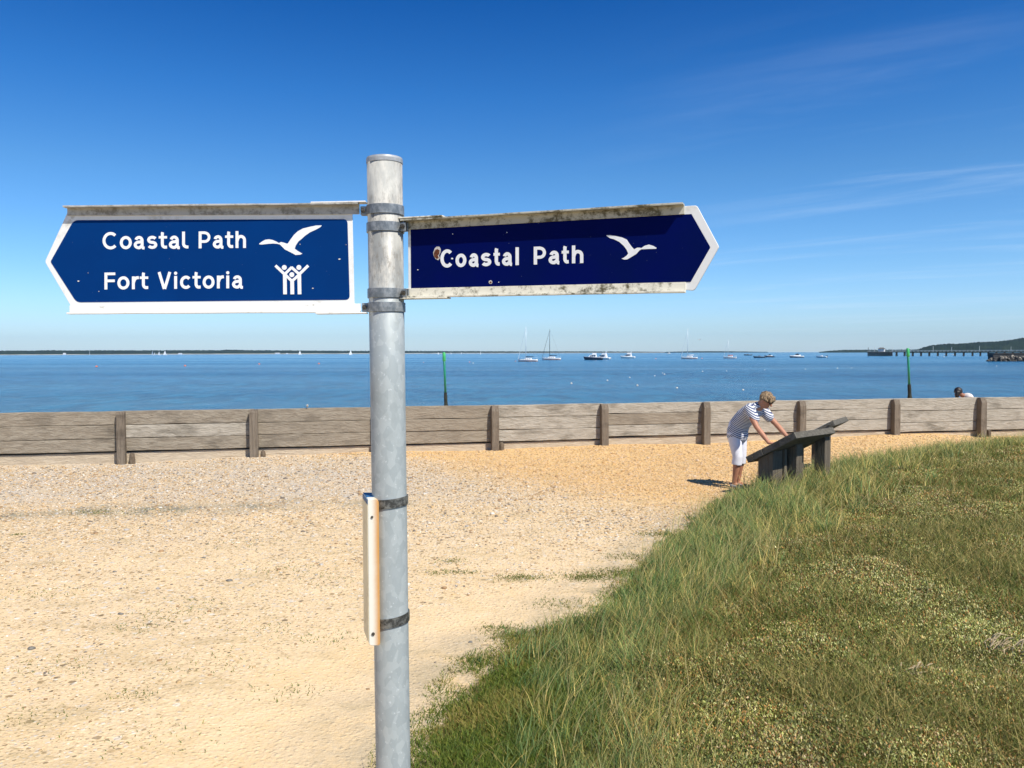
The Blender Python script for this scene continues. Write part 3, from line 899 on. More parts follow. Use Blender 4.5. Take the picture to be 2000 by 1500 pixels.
# dry bleached tangle in the marsh
def dry_tangle(px, py, wpx, nst, label):
    c = at_z(px, py, .16)
    bm = bmesh.new()
    for i in range(nst):
        a = random.gauss(.2, .8); L = random.uniform(.05, .2) * wpx / 60
        x0 = random.gauss(0, .05) * wpx / 40; y0 = random.gauss(0, .03); z0 = random.uniform(.06, .14)
        d = Vector((math.cos(a) * L, math.sin(a) * L * .5, random.uniform(-.03, .05)))
        p = Vector((x0, y0, z0)); mid = p + d * .5 + Vector((0, 0, random.uniform(0, .03)))
        tube(bm, [p, mid, p + d], [.0022, .0035, .001], 5)
    o = obj('dry_stalks', bm, M['dry']); o.location = (c.x, c.y, float(ground_z(c.x, c.y)) - .01)
    tag(o, label, 'dry plant')
dry_tangle(1945, 1300, 26, 40, 'pale bleached tangle of dry stalks in the marsh grass near the right edge')
dry_tangle(1990, 1312, 22, 26, 'smaller bleached stalks at the right edge beside the larger dry tangle')
dry_tangle(1785, 1352, 26, 26, 'small pale dead sprig in the low plants left of the bleached tangle')

# ------------------------------------------------------------------ timber sea wall
wall = empty('timber_sea_wall', ((FA.x + FB.x) / 2, (FA.y + FB.y) / 2, 0))
tag(wall, 'long low wall of weathered grey planks and posts between shingle and sea', 'wooden wall')
fdir = Vector((FB.x - FA.x, FB.y - FA.y, 0)).normalized()
fn = Vector((fdir.y, -fdir.x, 0))         # towards the camera
frot = Matrix((fdir, -fn, Vector((0, 0, 1)))).transposed()
WLOC = Vector(wall.location)
post_px = [235, 494, 735, 959, 1172, 1370, 1556, 1739, 1907]
def wall_pt(px):
    # point on the wall line under picture column px
    d = ray(px, 780); t = None
    o = Vector((0, 0, CAMH))
    k = ((FA - o).dot(fn)) / d.dot(fn)
    p = o + d * k
    return Vector((p.x, p.y, 0))
pts = [wall_pt(p + (6 if p > 900 else 2)) for p in post_px]
step = (pts[-1] - pts[0]) / (len(pts) - 1)
allp = [pts[0] - step * 3, pts[0] - step * 2, pts[0] - step] + pts + [pts[-1] + step, pts[-1] + step * 2, pts[-1] + step * 3]
def topz(i):
    p = allp[i]
    pxx = 1000 + p.x / p.y * FPX
    return None
TOPZ = .905
def plankbox(p0, p1, z0, z1, z0b, z1b, off, th, mat, name='plank'):
    """plank between two wall points, front face 'off' m towards the camera, gently uneven edges"""
    bm = bmesh.new()
    L = (p1 - p0).length
    nseg = 14
    rings = []
    ph = random.uniform(0, 9)
    for i in range(nseg + 1):
        t = i / nseg
        c = p0.lerp(p1, t)
        a = z0 + (z0b - z0) * t + .0035 * math.sin(ph + 7 * t) + random.uniform(-.0022, .0022)
        b = z1 + (z1b - z1) * t + .0035 * math.sin(ph + 2 + 6 * t) + random.uniform(-.0022, .0022)
        o = off + .003 * math.sin(ph + 5 * t)
        F_, B_ = c + fn * o, c + fn * (off - th)
        r = .006
        rings.append([Vector((B_.x, B_.y, a)), Vector((F_.x, F_.y, a)) - fn * r, Vector((F_.x, F_.y, a + r)), Vector((F_.x, F_.y, b - r)),
                      Vector((F_.x, F_.y, b)) - fn * r, Vector((B_.x, B_.y, b))])
    rings = [[p - WLOC for p in r] for r in rings]
    loft(bm, rings)
    return obj(name, bm, mat, wall)
for i in range(len(allp) - 1):
    a, b = allp[i], allp[i + 1]
    if i == 0 or i == len(allp) - 2: pass
    e = fdir * .004
    A_, B_ = a + e, b - e
    dz = random.uniform(-.004, .004)
    tops = [TOPZ + dz, .668 + random.uniform(-.008, .008), .432 + random.uniform(-.008, .008), .205]
    j = i - 3
    if j in (4, 5, 6): tops = [TOPZ + dz, .70, .475, .25]
    if j in (7, 8): tops = [TOPZ + dz, .64, .39, .19]
    for q in range(3):
        ofs = .0 + random.uniform(-.006, .006)
        plankbox(A_, B_, tops[q + 1] + .004, tops[q] - .003 if q else tops[q], tops[q + 1] + .004, tops[q] - .003 if q else tops[q], ofs, .055, M['plank_dark'] if (i < 6 and random.random() < .8) or random.random() < .12 else M['plank'])
    zl = tops[3] - .022
    plankbox(A_, B_, -.3, TOPZ - .05, -.3, TOPZ - .05, -.10, .03, M['gap_dark'], 'gap_dark_sheet')  # dark sheet added behind the planks to darken the gaps
    plankbox(A_, B_, -.35, zl, -.35, zl + random.uniform(-.006, .006), -.045, .05, M['plank_low'])
for i, p in enumerate(allp):
    bm = bmesh.new()
    w, dp = .14, .13
    tz = TOPZ - .006 + random.uniform(-.006, .006)
    c = p + fn * (dp / 2 + .012)
    if i - 3 == 0:
        dp = .10; c = p + fn * (dp / 2 + .012)
    # rings going up, chamfered at the top towards the front
    def ring(z, fr, wd=1.0, jit=.003):
        out = []
        for sx, sy in ((-1, 1), (1, 1), (1, -1), (-1, -1)):
            q = c + fdir * (sx * w / 2 * wd + random.uniform(-jit, jit)) + fn * (sy * dp / 2 if sy < 0 else dp / 2 * fr)
            out.append(Vector((q.x, q.y, z)) - WLOC)
        return out
    zsl = .05 if i < 6 else .10
    if i - 3 == 0:
        rings = [ring(-.4, 1), ring(.2, 1), ring(.6, 1), ring(tz - .05, 1), ring(tz - .006, .6, .97), ring(tz, .5, .95)]
    else:
        rings = [ring(-.4, 1), ring(.15, 1.02), ring(.45, 1), ring(.7, 1), ring(tz - zsl, 1), ring(tz - .006, .45, .97), ring(tz, .38, .94)]
    loft(bm, rings)
    obj('post', bm, M['post'], wall, False, .006, 2)
# stub posts beside some main posts
for i, pxx, hpx, wd in ((0, 258, .145, .10), (1, 513, .13, .095), (3, 978, .17, .105), (8, 1927, .17, .09)):
    p = wall_pt(pxx)
    bm = bmesh.new(); c = p + fn * .075
    rr = []
    for z, k in ((-.3, 1.05), (.02, 1.0), (hpx * .8, .95), (hpx + .02, .75), (hpx + .035, .3)):
        rr.append([Vector((c.x, c.y, z)) - WLOC + fdir * (math.cos(t) * wd / 2 * k * (1 + random.uniform(-.1, .1))) + fn * (math.sin(t) * .06 * k * (1 + random.uniform(-.1, .1))) for t in [math.pi * 2 * q / 9 for q in range(9)]])
    loft(bm, rr)
    o = obj('stub_post', bm, M['stub'], wall)
    o['label'] = 'short rotten post stub at the foot of the wall'

# ------------------------------------------------------------------ signpost
YP = 2.04
ptop = at_y(751, 311, YP); pbot = at_y(768, 1500, YP)
axis_d = (ptop - pbot)
slope = Vector((axis_d.x / axis_d.z, 0, 1))
def pole_c(z):
    return Vector((ptop.x, YP, ptop.z)) + slope * (z - ptop.z)
PR = .0445
foot = pole_c(-.02)
post = empty('signpost', foot)
tag(post, 'round galvanised post with two blue finger signs and one edge-on side sign', 'signpost')
PL = Vector(foot)
def rel(bm):
    bmesh.ops.translate(bm, verts=bm.verts, vec=-PL)
    return bm
bm = bmesh.new()
tube(bm, [pole_c(-.4), pole_c(.6), pole_c(1.2), pole_c(1.8), pole_c(ptop.z - .004)], PR, 64)
pole = obj('pole', rel(bm), M['pole'], post, True)
pole.data.transform(Matrix.Identity(4))
# metallic material uses object z; child origin is the foot so shift is small
bm = bmesh.new()
tube(bm, [pole_c(ptop.z - .012), pole_c(ptop.z - .003), pole_c(ptop.z + .002), pole_c(ptop.z + .0045)], [PR + .0012, PR + .0016, PR, PR * .8], 64)
cap = obj('cap', rel(bm), M['cap'], pole)

class Plane:
    """vertical sign plane through two ground points"""
    def __init__(s, p0, p1):
        s.o = Vector((p0[0], p0[1], 0)); s.u = (Vector((p1[0], p1[1], 0)) - s.o).normalized()
        s.n = Vector((s.u.y, -s.u.x, 0))
        if s.n.y > 0: s.n = -s.n
    def hit(s, px, py, off=0.0):
        d = ray(px, py); o = Vector((0, 0, CAMH))
        k = (s.o + s.n * off - o).dot(s.n) / d.dot(s.n)
        return o + d * k
def slab(bm, pl, poly, off, th):
    """polygon (px list) as a plate whose front lies off m before the plane"""
    f = [pl.hit(a, b, off) for a, b in poly]
    b_ = [p - pl.n * th for p in f]
    vf = [bm.verts.new(p) for p in f]; vb = [bm.verts.new(p) for p in b_]
    bm.faces.new(vf); bm.faces.new(vb[::-1])
    n_ = len(f)
    for i in range(n_):
        j = (i + 1) % n_
        bm.faces.new((vf[i], vb[i], vb[j], vf[j]))
def rounded(poly, rads, seg=5):
    out = []
    n_ = len(poly)
    for i, (p, r) in enumerate(zip(poly, rads)):
        p = Vector(p); a = Vector(poly[i - 1]); b = Vector(poly[(i + 1) % n_])
        if r == 0: out.append(tuple(p)); continue
        pa = p + (a - p).normalized() * r; pb = p + (b - p).normalized() * r
        for k in range(seg + 1):
            t = k / seg
            q = pa * (1 - t) ** 2 + p * 2 * t * (1 - t) + pb * t * t
            out.append((q.x, q.y))
    return out
def ell(cx, cy, rx, ry, a0, a1, n_=14):
    return [(cx + rx * math.cos(R(a0 + (a1 - a0) * k / n_)), cy + ry * math.sin(R(a0 + (a1 - a0) * k / n_))) for k in range(n_ + 1)]
def glyph(ch, W, H, X, st, hook):
    """centre lines of one letter in px, baseline 0, y up"""
    h = st / 2
    if ch in 'Cc':
        T = H if ch == 'C' else X
        cx = .545 * W
        return [(ell(cx, T / 2, cx - h, T / 2 - h + .5, 46 if ch == 'C' else 42, 316 if ch == 'C' else 318, 22), False)]
    if ch == 'o':
        return [(ell(W / 2, X / 2, W / 2 - h, X / 2 - h + .4, 0, 360, 26)[:-1], True)]
    if ch == 'a':
        sx = W - h - (.13 * W if hook else .09 * W)
        cx = (h * 1.5 + sx) / 2; ry = X * .25
        p1 = ell(cx, X - h - ry + .3, sx - cx, ry, 165, 0, 12) + [(sx, .26 * X), (sx + .2 * h, h * 1.1), (sx + h * .7, h * .6), (W - h * .3, h * .55)]
        bx = .46 * W; by = .31 * X
        p2 = [(sx, .585 * X)] + ell(bx, by, bx - h, by - h + .7, 82, 280, 14) + [(sx, .26 * X)]
        return [(p1, False), (p2, False)]
    if ch == 's':
        ry = (X / 2 - h) / 2 + .2; rx = W / 2 - h
        return [(ell(W / 2, X - h - ry + .3, rx, ry, 28, 250, 13) + ell(W / 2, h + ry - .3, rx, ry, 70, -155, 13), False)]
    if ch == 't':
        x = .42 * W if hook else .44 * W
        return [([(x + h * .25, H * .97), (x, H * .90), (x, .62 * X), (x, h + .3 * X)] + ell(x + .3 * W, h + .26 * X, .3 * W, .26 * X, 180, 262, 6) + [(W - h * .2, h * 1.05)], False),
                ([(0, X - h * .95), (W * .97, X - h * .95)], False, .85)]
    if ch == 'l':
        if not hook: return [([(h, 0), (h, H)], False)]
        return [([(h, H), (h, .6 * X), (h, h + .3 * X)] + ell(W * .8, h + .26 * X, W * .8 - h, .26 * X, 180, 262, 6) + [(W, h)], False)]
    if ch == 'P':
        yb = .40 * H; r_ = (H - h - yb) / 2
        return [([(h, 0), (h, H)], False), ([(h, H - h * .9), (W - h - r_, H - h * .9)] + ell(W - h - r_, (H - h + yb) / 2, r_, r_, 85, -85, 12) + [(h, yb)], False, .92)]
    if ch == 'h':
        cx = W / 2; rx = W / 2 - h
        return [([(h, 0), (h, H)], False), ([(h, .50 * X)] + ell(cx + .02 * W, X - h - .30 * X + .4, rx - .02 * W, .30 * X, 150, 0, 11) + [(W - h, 0)], False)]
    if ch == 'r':
        return [([(h, 0), (h, X)], False), ([(h, .50 * X), (h + .18 * W, .76 * X), (W * .62, X - h * 1.0), (W, X - h * .8)], False)]
    if ch == 'i':
        return [([(W / 2, 0), (W / 2, X)], False), ([(W / 2 - h * .55 + h * .0, H - h * .9)], 'dot')]
    if ch == 'V':
        return [([(h * .95, H), (W / 2 - .15 * h, 0)], False), ([(W - h * .95, H), (W / 2 + .15 * h, 0)], False)]
    if ch == 'F':
        return [([(h, 0), (h, H)], False), ([(h, H - h * .9), (W, H - h * .9)], False, .9), ([(h, .51 * H), (W * .95, .51 * H)], False, .9)]
def lettering(pl, letters, yl, yr, H, xh, st, parent, hook):
    x0, x1 = letters[0][1], letters[-1][2]
    bm = bmesh.new()
    for ch, a, b in letters:
        for k_, g_ in enumerate(glyph(ch, b - a, H, H * xh, st, hook)):
            off = .0013 + .00011 * k_
            P_ = [Vector((a + p[0], p[1])) for p in g_[0]]
            w = st / 2 * (g_[2] if len(g_) > 2 else 1)
            def put(v): return bm.verts.new(pl.hit(v.x, yl + (yr - yl) * (v.x - x0) / (x1 - x0) - v.y, off))
            if g_[1] == 'dot':
                c = Vector(((a + b) / 2, P_[0].y))
                bm.faces.new([put(c + Vector((math.cos(t * .4488), math.sin(t * .4488))) * w * 1.12) for t in range(14)])
                continue
            closed = g_[1]; n_ = len(P_); L_, R_ = [], []
            for q in range(n_):
                p0 = P_[(q - 1) % n_] if (closed or q > 0) else P_[q]
                p1 = P_[(q + 1) % n_] if (closed or q < n_ - 1) else P_[q]
                if closed or 0 < q < n_ - 1:
                    d0 = (P_[q] - p0).normalized(); d1 = (p1 - P_[q]).normalized(); t_ = (d0 + d1)
                    t_ = t_.normalized() if t_.length > 1e-4 else d0
                    m = 1 / max(.8, t_.dot(d1))
                else:
                    t_ = (p1 - p0).normalized(); m = 1
                nn = Vector((-t_.y, t_.x)) * w * m
                L_.append(put(P_[q] + nn)); R_.append(put(P_[q] - nn))
            for q in range(n_ if closed else n_ - 1):
                z_ = (q + 1) % n_
                bm.faces.new((L_[q], L_[z_], R_[z_], R_[q]))
    bmesh.ops.solidify(bm, geom=bm.faces[:], thickness=.0001) if False else None
    rel(bm)
    me = bpy.data.meshes.new('lettering'); bm.to_mesh(me); bm.free()
    return link_mesh('lettering', me, M['letter'], parent)
def stroke(bm, pl, a, b, w, off):
    a = Vector(a); b = Vector(b); d = (b - a).normalized(); s = Vector((-d.y, d.x)) * w / 2
    slab(bm, pl, [tuple(a + s), tuple(b + s), tuple(b - s), tuple(a - s)], off, .0004)
def disc(bm, pl, c, r, off, th=.0004, n_=24, sq=1.0):
    slab(bm, pl, [(c[0] + r * math.cos(6.2832 * k / n_), c[1] + sq * r * math.sin(6.2832 * k / n_)) for k in range(n_)], off, th)
def rail_profile(pl, top, pts_edge, pts_web, d, th=.0025):
    pass
def rail(pl, x0, x1, yo0, yo1, yi0, yi1, off, d, mat, parent, name, up):
    """angle rail: web between outer edge (yo) and inner edge (yi) and a flange of depth d along the outer edge"""
    bm = bmesh.new()
    a0, a1 = pl.hit(x0, yo0, off), pl.hit(x1, yo1, off)
    b0, b1 = pl.hit(x0, yi0, off), pl.hit(x1, yi1, off)
    b0 = Vector((a0.x, a0.y, b0.z)); b1 = Vector((a1.x, a1.y, b1.z))
    s = 1 if up else -1
    th = .0042
    N_ = 16
    rings = []
    for i in range(N_ + 1):
        t = i / N_
        o_ = a0.lerp(a1, t); w_ = b0.lerp(b1, t)
        zz_ = Vector((0, 0, 1))
        jit = random.uniform(-.0003, .0003)
        rings.append([w_ - pl.n * .0015, w_ + pl.n * th * .6, o_ - zz_ * s * th + pl.n * th * .6, o_ - zz_ * s * th + pl.n * (d + jit),
                      o_ + zz_ * jit + pl.n * (d + jit), o_ + zz_ * jit - pl.n * .0015])
    loft(bm, rings)
    return obj(name, rel(bm), mat, parent, False, .0005, 1)
def screws(pl, lst, off, parent, r=2.6):
    for a, b in lst:
        bm = bmesh.new()
        disc(bm, pl, (a, b), r, off + .0022, .003, 10)
        obj('screw', rel(bm), M['screw'], parent)

# --- left sign: Coastal Path / Fort Victoria
PLL = Plane((-1, YP - .004), (1, YP - .004))
bm = bmesh.new()
slab(bm, PLL, rounded([(87.5, 511), (133, 412), (688, 408), (692.5, 600), (142, 604)], [5, 0, 0, 0, 0]), 0, .003)
s1 = obj('finger_sign', rel(bm), M['white'], post, False, .0006, 1)
s1['label'] = 'left finger sign, brighter blue, two lines of white lettering'
bm = bmesh.new()
slab(bm, PLL, rounded([(98.5, 511), (144, 430), (678.5, 428), (683, 585.5), (149.5, 590.5)], [3, 9, 9, 9, 9]), .0008, .0008)
obj('blue_face', rel(bm), M['blue'], s1)
lettering(PLL, [('C', 200.2, 229.2), ('o', 234, 257.4), ('a', 261.2, 283.2), ('s', 287.4, 307.2), ('t', 310, 326.8), ('a', 329.8, 352), ('l', 355.6, 368), ('P', 388, 411.2),
                ('a', 415.6, 437.2), ('t', 439.6, 456), ('h', 460, 480.4)], 486.7, 484.2, 33, .757, 5.7, s1, True)
lettering(PLL, [('F', 204, 225.2), ('o', 229.2, 252.8), ('r', 257.6, 271.2), ('t', 272.8, 290), ('V', 308, 334.4), ('i', 339.6, 346.4), ('c', 351.6, 372.8), ('t', 376, 392.4),
                ('o', 395.8, 419), ('r', 423.6, 437.2), ('i', 441.2, 448.4), ('a', 453.2, 475.2)], 565.4, 562.8, 33, .757, 5.7, s1, True)
gl = [(52, 465), (100, 430), (150, 402), (210, 395), (270, 405), (330, 430), (370, 455), (385, 450), (405, 438), (450, 448), (500, 465), (520, 462), (560, 400), (620, 320), (680, 265),
      (760, 220), (860, 195), (980, 170), (1072, 168), (1050, 195), (980, 235), (880, 280), (800, 335), (740, 390), (690, 430), (650, 490), (630, 545), (680, 585), (755, 628), (720, 645),
      (640, 650), (600, 625), (540, 595), (470, 560), (420, 510), (390, 480), (340, 468), (280, 463), (200, 468), (100, 480), (55, 478)]
bm = bmesh.new()
slab(bm, PLL, [(500 + a / 8.335, 420 + b / 8.335) for a, b in gl], .0014, .0005)
obj('bird_emblem', rel(bm), M['letter'], s1)
e4 = lambda a, b: (500 + a / 8.335, 420 + b / 8.335)
bm = bmesh.new()
k = 0
for a, b, w in (((316, 822), (470, 968), 46), ((850, 822), (700, 968), 46), ((458, 972), (584, 848), 44), ((712, 972), (576, 848), 44), ((468, 950), (473, 1290), 60), ((703, 950), (709, 1290), 60),
                ((482, 978), (592, 1082), 44), ((694, 978), (580, 1082), 44), ((588, 1070), (591, 1290), 62)):
    stroke(bm, PLL, e4(*a), e4(*b), w / 8.335, .0014 + k * .00012); k += 1
for c in ((460, 853), (698, 853), (583, 970)):
    disc(bm, PLL, e4(*c), 40 / 8.335, .0014)
obj('people_emblem', rel(bm), M['letter'], s1)
rail(PLL, 132, 702, 404.5, 398.5, 421.5, 418.5, .001, .023, M['rail_grimy_shaded'], s1, 'top_rail', True)
rail(PLL, 137, 705, 614, 610.5, 597, 593, .001, .018, M['rail'], s1, 'bottom_rail', False)
screws(PLL, [(155, 416), (324.5, 415.5), (493, 415), (662, 414), (162, 605), (334, 603), (500, 601), (667, 600.5)], .001, s1, 2.4)
# --- right sign: Coastal Path
PA = at_y(803, 500, 2.03); PB = at_y(1340, 500, 1.78)
PLR = Plane((PA.x, PA.y), (PB.x, PB.y))
bm = bmesh.new()
slab(bm, PLR, rounded([(796.5, 440), (1330, 403), (1361, 401), (1404.5, 482), (1356, 567.5), (1335, 566), (797.5, 575)], [0, 0, 5, 3, 5, 0, 0]), 0, .006)
s2 = obj('finger_sign', rel(bm), M['white'], post, False, .0008, 1)
s2['label'] = 'right finger sign, dark navy, one line of white lettering'
bm = bmesh.new()
slab(bm, PLR, rounded([(802, 447), (1350.5, 418), (1387.5, 483), (1349, 550.5), (803, 563.5)], [0, 0, 2, 0, 0]), .0008, .0008)
obj('blue_face', rel(bm), M['navy'], s2)
lettering(PLR, [('C', 860, 884.4), ('o', 889.6, 911), ('a', 915.6, 935.4), ('s', 939.6, 959.6), ('t', 963.8, 976.6), ('a', 980.4, 1001), ('l', 1006.8, 1013.8), ('P', 1042.4, 1066.6),
                ('a', 1071.4, 1093.4), ('t', 1097, 1111.4), ('h', 1117, 1139.4)], 522.6, 513.6, 34.8, .735, 6.6, s2, False)
gr = [(595, 512), (640, 510), (700, 520), (770, 535), (825, 560), (850, 600), (880, 640), (905, 668), (940, 650), (970, 650), (985, 655), (1020, 630), (1070, 615), (1120, 630), (1158, 652),
      (1150, 662), (1080, 664), (985, 668), (965, 680), (930, 720), (880, 750), (830, 780), (795, 783), (765, 772), (790, 762), (820, 740), (840, 715), (820, 670), (790, 630), (740, 585), (680, 555), (640, 545), (600, 520)]
bm = bmesh.new()
slab(bm, PLR, [(1080 + a / 5.714, 370 + b / 5.714) for a, b in gr], .0014, .0005)
obj('bird_emblem', rel(bm), M['letter'], s2)
rail(PLR, 790, 1337, 431, 398.5, 449, 418.5, .001, .024, M['rail_mossy_shaded'], s2, 'top_rail', True)
rail(PLR, 795, 1339.5, 582, 572, 563.5, 551, .001, .016, M['rail_mossy'], s2, 'bottom_rail', False)
bm = bmesh.new()
ch = [(847, 500), (846, 493), (849, 485), (853, 481.5), (858, 482), (861, 487), (860, 494), (857, 499), (859, 504), (856, 508), (851, 506)]
slab(bm, PLR, ch, .0016, .0004)
obj('chipped_edge', rel(bm), M['chip_edge'], s2); bm = bmesh.new()
slab(bm, PLR, [(958 + 3.6 * math.cos(t), 551 + 3.6 * math.sin(t)) for t in [k * .7 for k in range(9)]], .0016, .0004)
obj('chipped_edge', rel(bm), M['chip_edge'], s2)
bm = bmesh.new()
slab(bm, PLR, [(848, 501), (847.5, 494), (850.5, 487.5), (855, 486.5), (858.5, 489), (857.5, 496), (855, 499), (857, 504), (853, 506)], .0020, .0004)
obj('rust_spot', rel(bm), M['rust'], s2); bm = bmesh.new()
slab(bm, PLR, [(958.3 + 2.0 * math.cos(t), 551.3 + 2.0 * math.sin(t)) for t in [k * .7 for k in range(9)]], .0020, .0004)
obj('rust_spot', rel(bm), M['rust'], s2)
# specks of chipped paint
for a, b, r in ((883, 505, 2.2), (884, 457, 1), (990, 454, 1), (816, 527, 1.2), (974, 551, 1.0)):
    bm = bmesh.new()
    slab(bm, PLR, [(a + r * math.cos(k * 1.1 + a), b + r * .8 * math.sin(k * 1.1 + a)) for k in range(6)], .0019, .0004)
    obj('paint_chip', rel(bm), M['letter'], s2)
for a, b, r in ((663, 506, 2.4), (153, 549, 2.2), (611, 563, 2.0), (586, 477, 1.2), (193, 569, 1.2), (172, 533, 1.0), (676, 478, 1)):
    bm = bmesh.new()
    slab(bm, PLL, [(a + r * math.cos(k * 1.1 + a), b + r * .6 * math.sin(k * 1.1 + a)) for k in range(6)], .0019, .0004)
    obj('paint_chip', rel(bm), M['chip_edge'], s1)

# --- overlap plates of the brackets and clamps
def bracket(pl, x0, x1, y0, y1, parent, d, mat, up=True, th=.0035):
    bm = bmesh.new()
    a, b = pl.hit(x0, y0), pl.hit(x1, y1)
    s = 1 if up else -1
    z = Vector((0, 0, 1)) * s
    lo = .0004
    vs_ = []
    for p in (a, b):
        for q in (-.006, d):
            for h_ in (lo, lo + th):
                vs_.append(bm.verts.new(p + pl.n * q + z * h_))
    for f in ((0, 1, 3, 2), (4, 6, 7, 5), (0, 4, 5, 1), (2, 3, 7, 6), (0, 2, 6, 4), (1, 5, 7, 3)):
        bm.faces.new([vs_[i] for i in f])
    return obj('bracket', rel(bm), mat, parent, False, .0008, 1)
bracket(PLL, 611, 717, 400.3, 398.3, s1, .024, M['rail'], True)
bracket(PLL, 620, 718, 611.3, 610, s1, .022, M['rail'], False)
bracket(PLR, 776, 872, 431, 426, s2, .026, M['rail_mossy'], True)
bracket(PLR, 770, 879, 582.6, 580.5, s2, .024, M['rail_mossy'], False)
def clamp(pyc, hpx, mat, lug, tilt=0.0, label=None, lugcol=None):
    zc = at_y(757, pyc, YP - PR).z
    c = pole_c(zc)
    h_ = hpx * (YP - PR) / FPX / 2
    bm = bmesh.new()
    n_ = 64
    rings = []
    for (rr, zz_) in ((PR + .0006, -h_), (PR + .0032, -h_), (PR + .0034, -h_ * .2), (PR + .0032, h_), (PR + .0006, h_)):
        rg = []
        for k in range(n_):
            a = 2 * math.pi * k / n_
            rg.append(c + Vector((rr * math.cos(a), rr * math.sin(a), zz_ + tilt * math.cos(a))))
        rings.append(rg)
    loft(bm, rings, False)
    cl = obj('clamp', rel(bm), mat, post)
    if label: cl['label'] = label
    if lug:
        bm = bmesh.new()
        sx = lug
        ldir = Vector((sx, 0, 0)) if sx < 0 else PLR.u.copy()
        side_n = Vector((0, -1, 0)) if sx < 0 else PLR.n
        rot = Matrix((ldir, -side_n, Vector((0, 0, 1)))).transposed()
        for q in (-.0065, .0065):
            box(bm, c + ldir * (PR + .008) + side_n * q, (.018, .0035, h_ * 1.9), rot)
        o = obj('lug', rel(bm), lugcol or mat, cl, False, .0008, 1)
        bm = bmesh.new()
        cc = c + ldir * (PR + .010)
        cylinder(bm, cc - side_n * .016, cc + side_n * .019, .0032, None, 10)
        cylinder(bm, cc + side_n * .0085, cc + side_n * .014, .0062, None, 6)
        obj('bolt', rel(bm), M['screw'], cl)
    return cl
clamp(406, 18, M['band'], -1, 0, 'top clamp holding the left sign')
clamp(440.5, 18, M['band'], 1, 0, 'clamp holding the top of the right sign')
clamp(571, 18, M['band'], 1, 0, 'clamp holding the bottom of the right sign')
clamp(598.5, 18, M['band'], -1, 0, 'clamp holding the bottom of the left sign')
clamp(985, 18, M['band_dark'], 0, .004, 'dark clamp at the top of the side sign')
clamp(1218, 19, M['band_dark'], 0, .006, 'dark clamp at the bottom of the side sign')

# --- edge-on side sign
def side_sign():
    zt = at_y(735, 975, 1.985).z; zb = at_y(735, 1261, 1.985).z
    x_l = at_y(719.5, 1100, 1.985).x; x_r = at_y(741, 1100, 1.985).x
    H = zt - zb; W = x_r - x_l
    org = Vector((x_l, 1.985, (zt + zb) / 2))
    Dv = Vector((-.030, .094, 0))      # runs away from the camera
    bm = bmesh.new()
    # folded tray: outline in (x,z), rounded corners, extruded along Dv
    prof = []
    hw, hh, r = W, H / 2, .012
    pr = [(0, -hh), (W, -hh), (W, hh), (0, hh)]
    ro = rounded(pr, [.007, .007, .010, .004], 4)
    rings = []
    for k_, t in enumerate((0, .985, 1)):
        rings.append([Vector((x, 0, z)) + Dv * t for x, z in ro])
    loft(bm, rings)
    tray = obj('side_sign', bm, M['side_plate'], post, False, .0012, 2)
    tray.location = org - PL
    tray['label'] = 'sign plate seen edge-on, white with a rusty edge, on the left of the pole'
    # printed face on the left side and its blue top band
    bm = bmesh.new()
    nn = Vector((-Dv.y, Dv.x, 0)).normalized()
    if nn.x > 0: nn = -nn
    a = Dv * .02 + nn * .0012; b = Dv * .98 + nn * .0012
    v = [Vector((0, 0, -hh + .006)) + a, Vector((0, 0, -hh + .006)) + b, Vector((0, 0, hh - .014)) + b, Vector((0, 0, hh - .014)) + a]
    loft(bm, [v, [p - nn * .001 for p in v]])
    obj('sign_face', bm, M['side_face'], tray)
    bm = bmesh.new()
    v = [Vector((0, 0, hh - .012)) + a, Vector((0, 0, hh - .012)) + b, Vector((0, 0, hh - .003)) + b, Vector((0, 0, hh - .003)) + a]
    loft(bm, [v, [p - nn * .001 for p in v]])
    obj('blue_band', bm, M['blue_side'], tray)
    bm = bmesh.new()
    v = [Vector((.001, 0, hh + .0008)) + Dv * .30, Vector((.001, 0, hh + .0008)) + Dv * .97, Vector((W - .002, 0, hh + .0008)) + Dv * .97, Vector((W - .002, 0, hh + .0008)) + Dv * .30]
    loft(bm, [v, [p - Vector((0, 0, .0006)) for p in v]])
    obj('blue_band', bm, M['blue_side'], tray)
    for fz, rr in ((hh - .045, .0032), (-hh + .030, .0042)):
        bm = bmesh.new()
        cylinder(bm, (W * .38, -.0022, fz), (W * .38, .002, fz), rr, None, 14)
        obj('screw', bm, M['screw'], tray)
    # straps from tray to the pole clamps
    for py in (985, 1219):
        zc = at_y(757, py, YP - PR).z
        bm = bmesh.new()
        c = pole_c(zc)
        box(bm, Vector((c.x - PR - .002, YP + .012, zc)) - PL, (.016, .03, .022))
        obj('strap', bm, M['band_dark'], post, False, .001, 1)
side_sign()

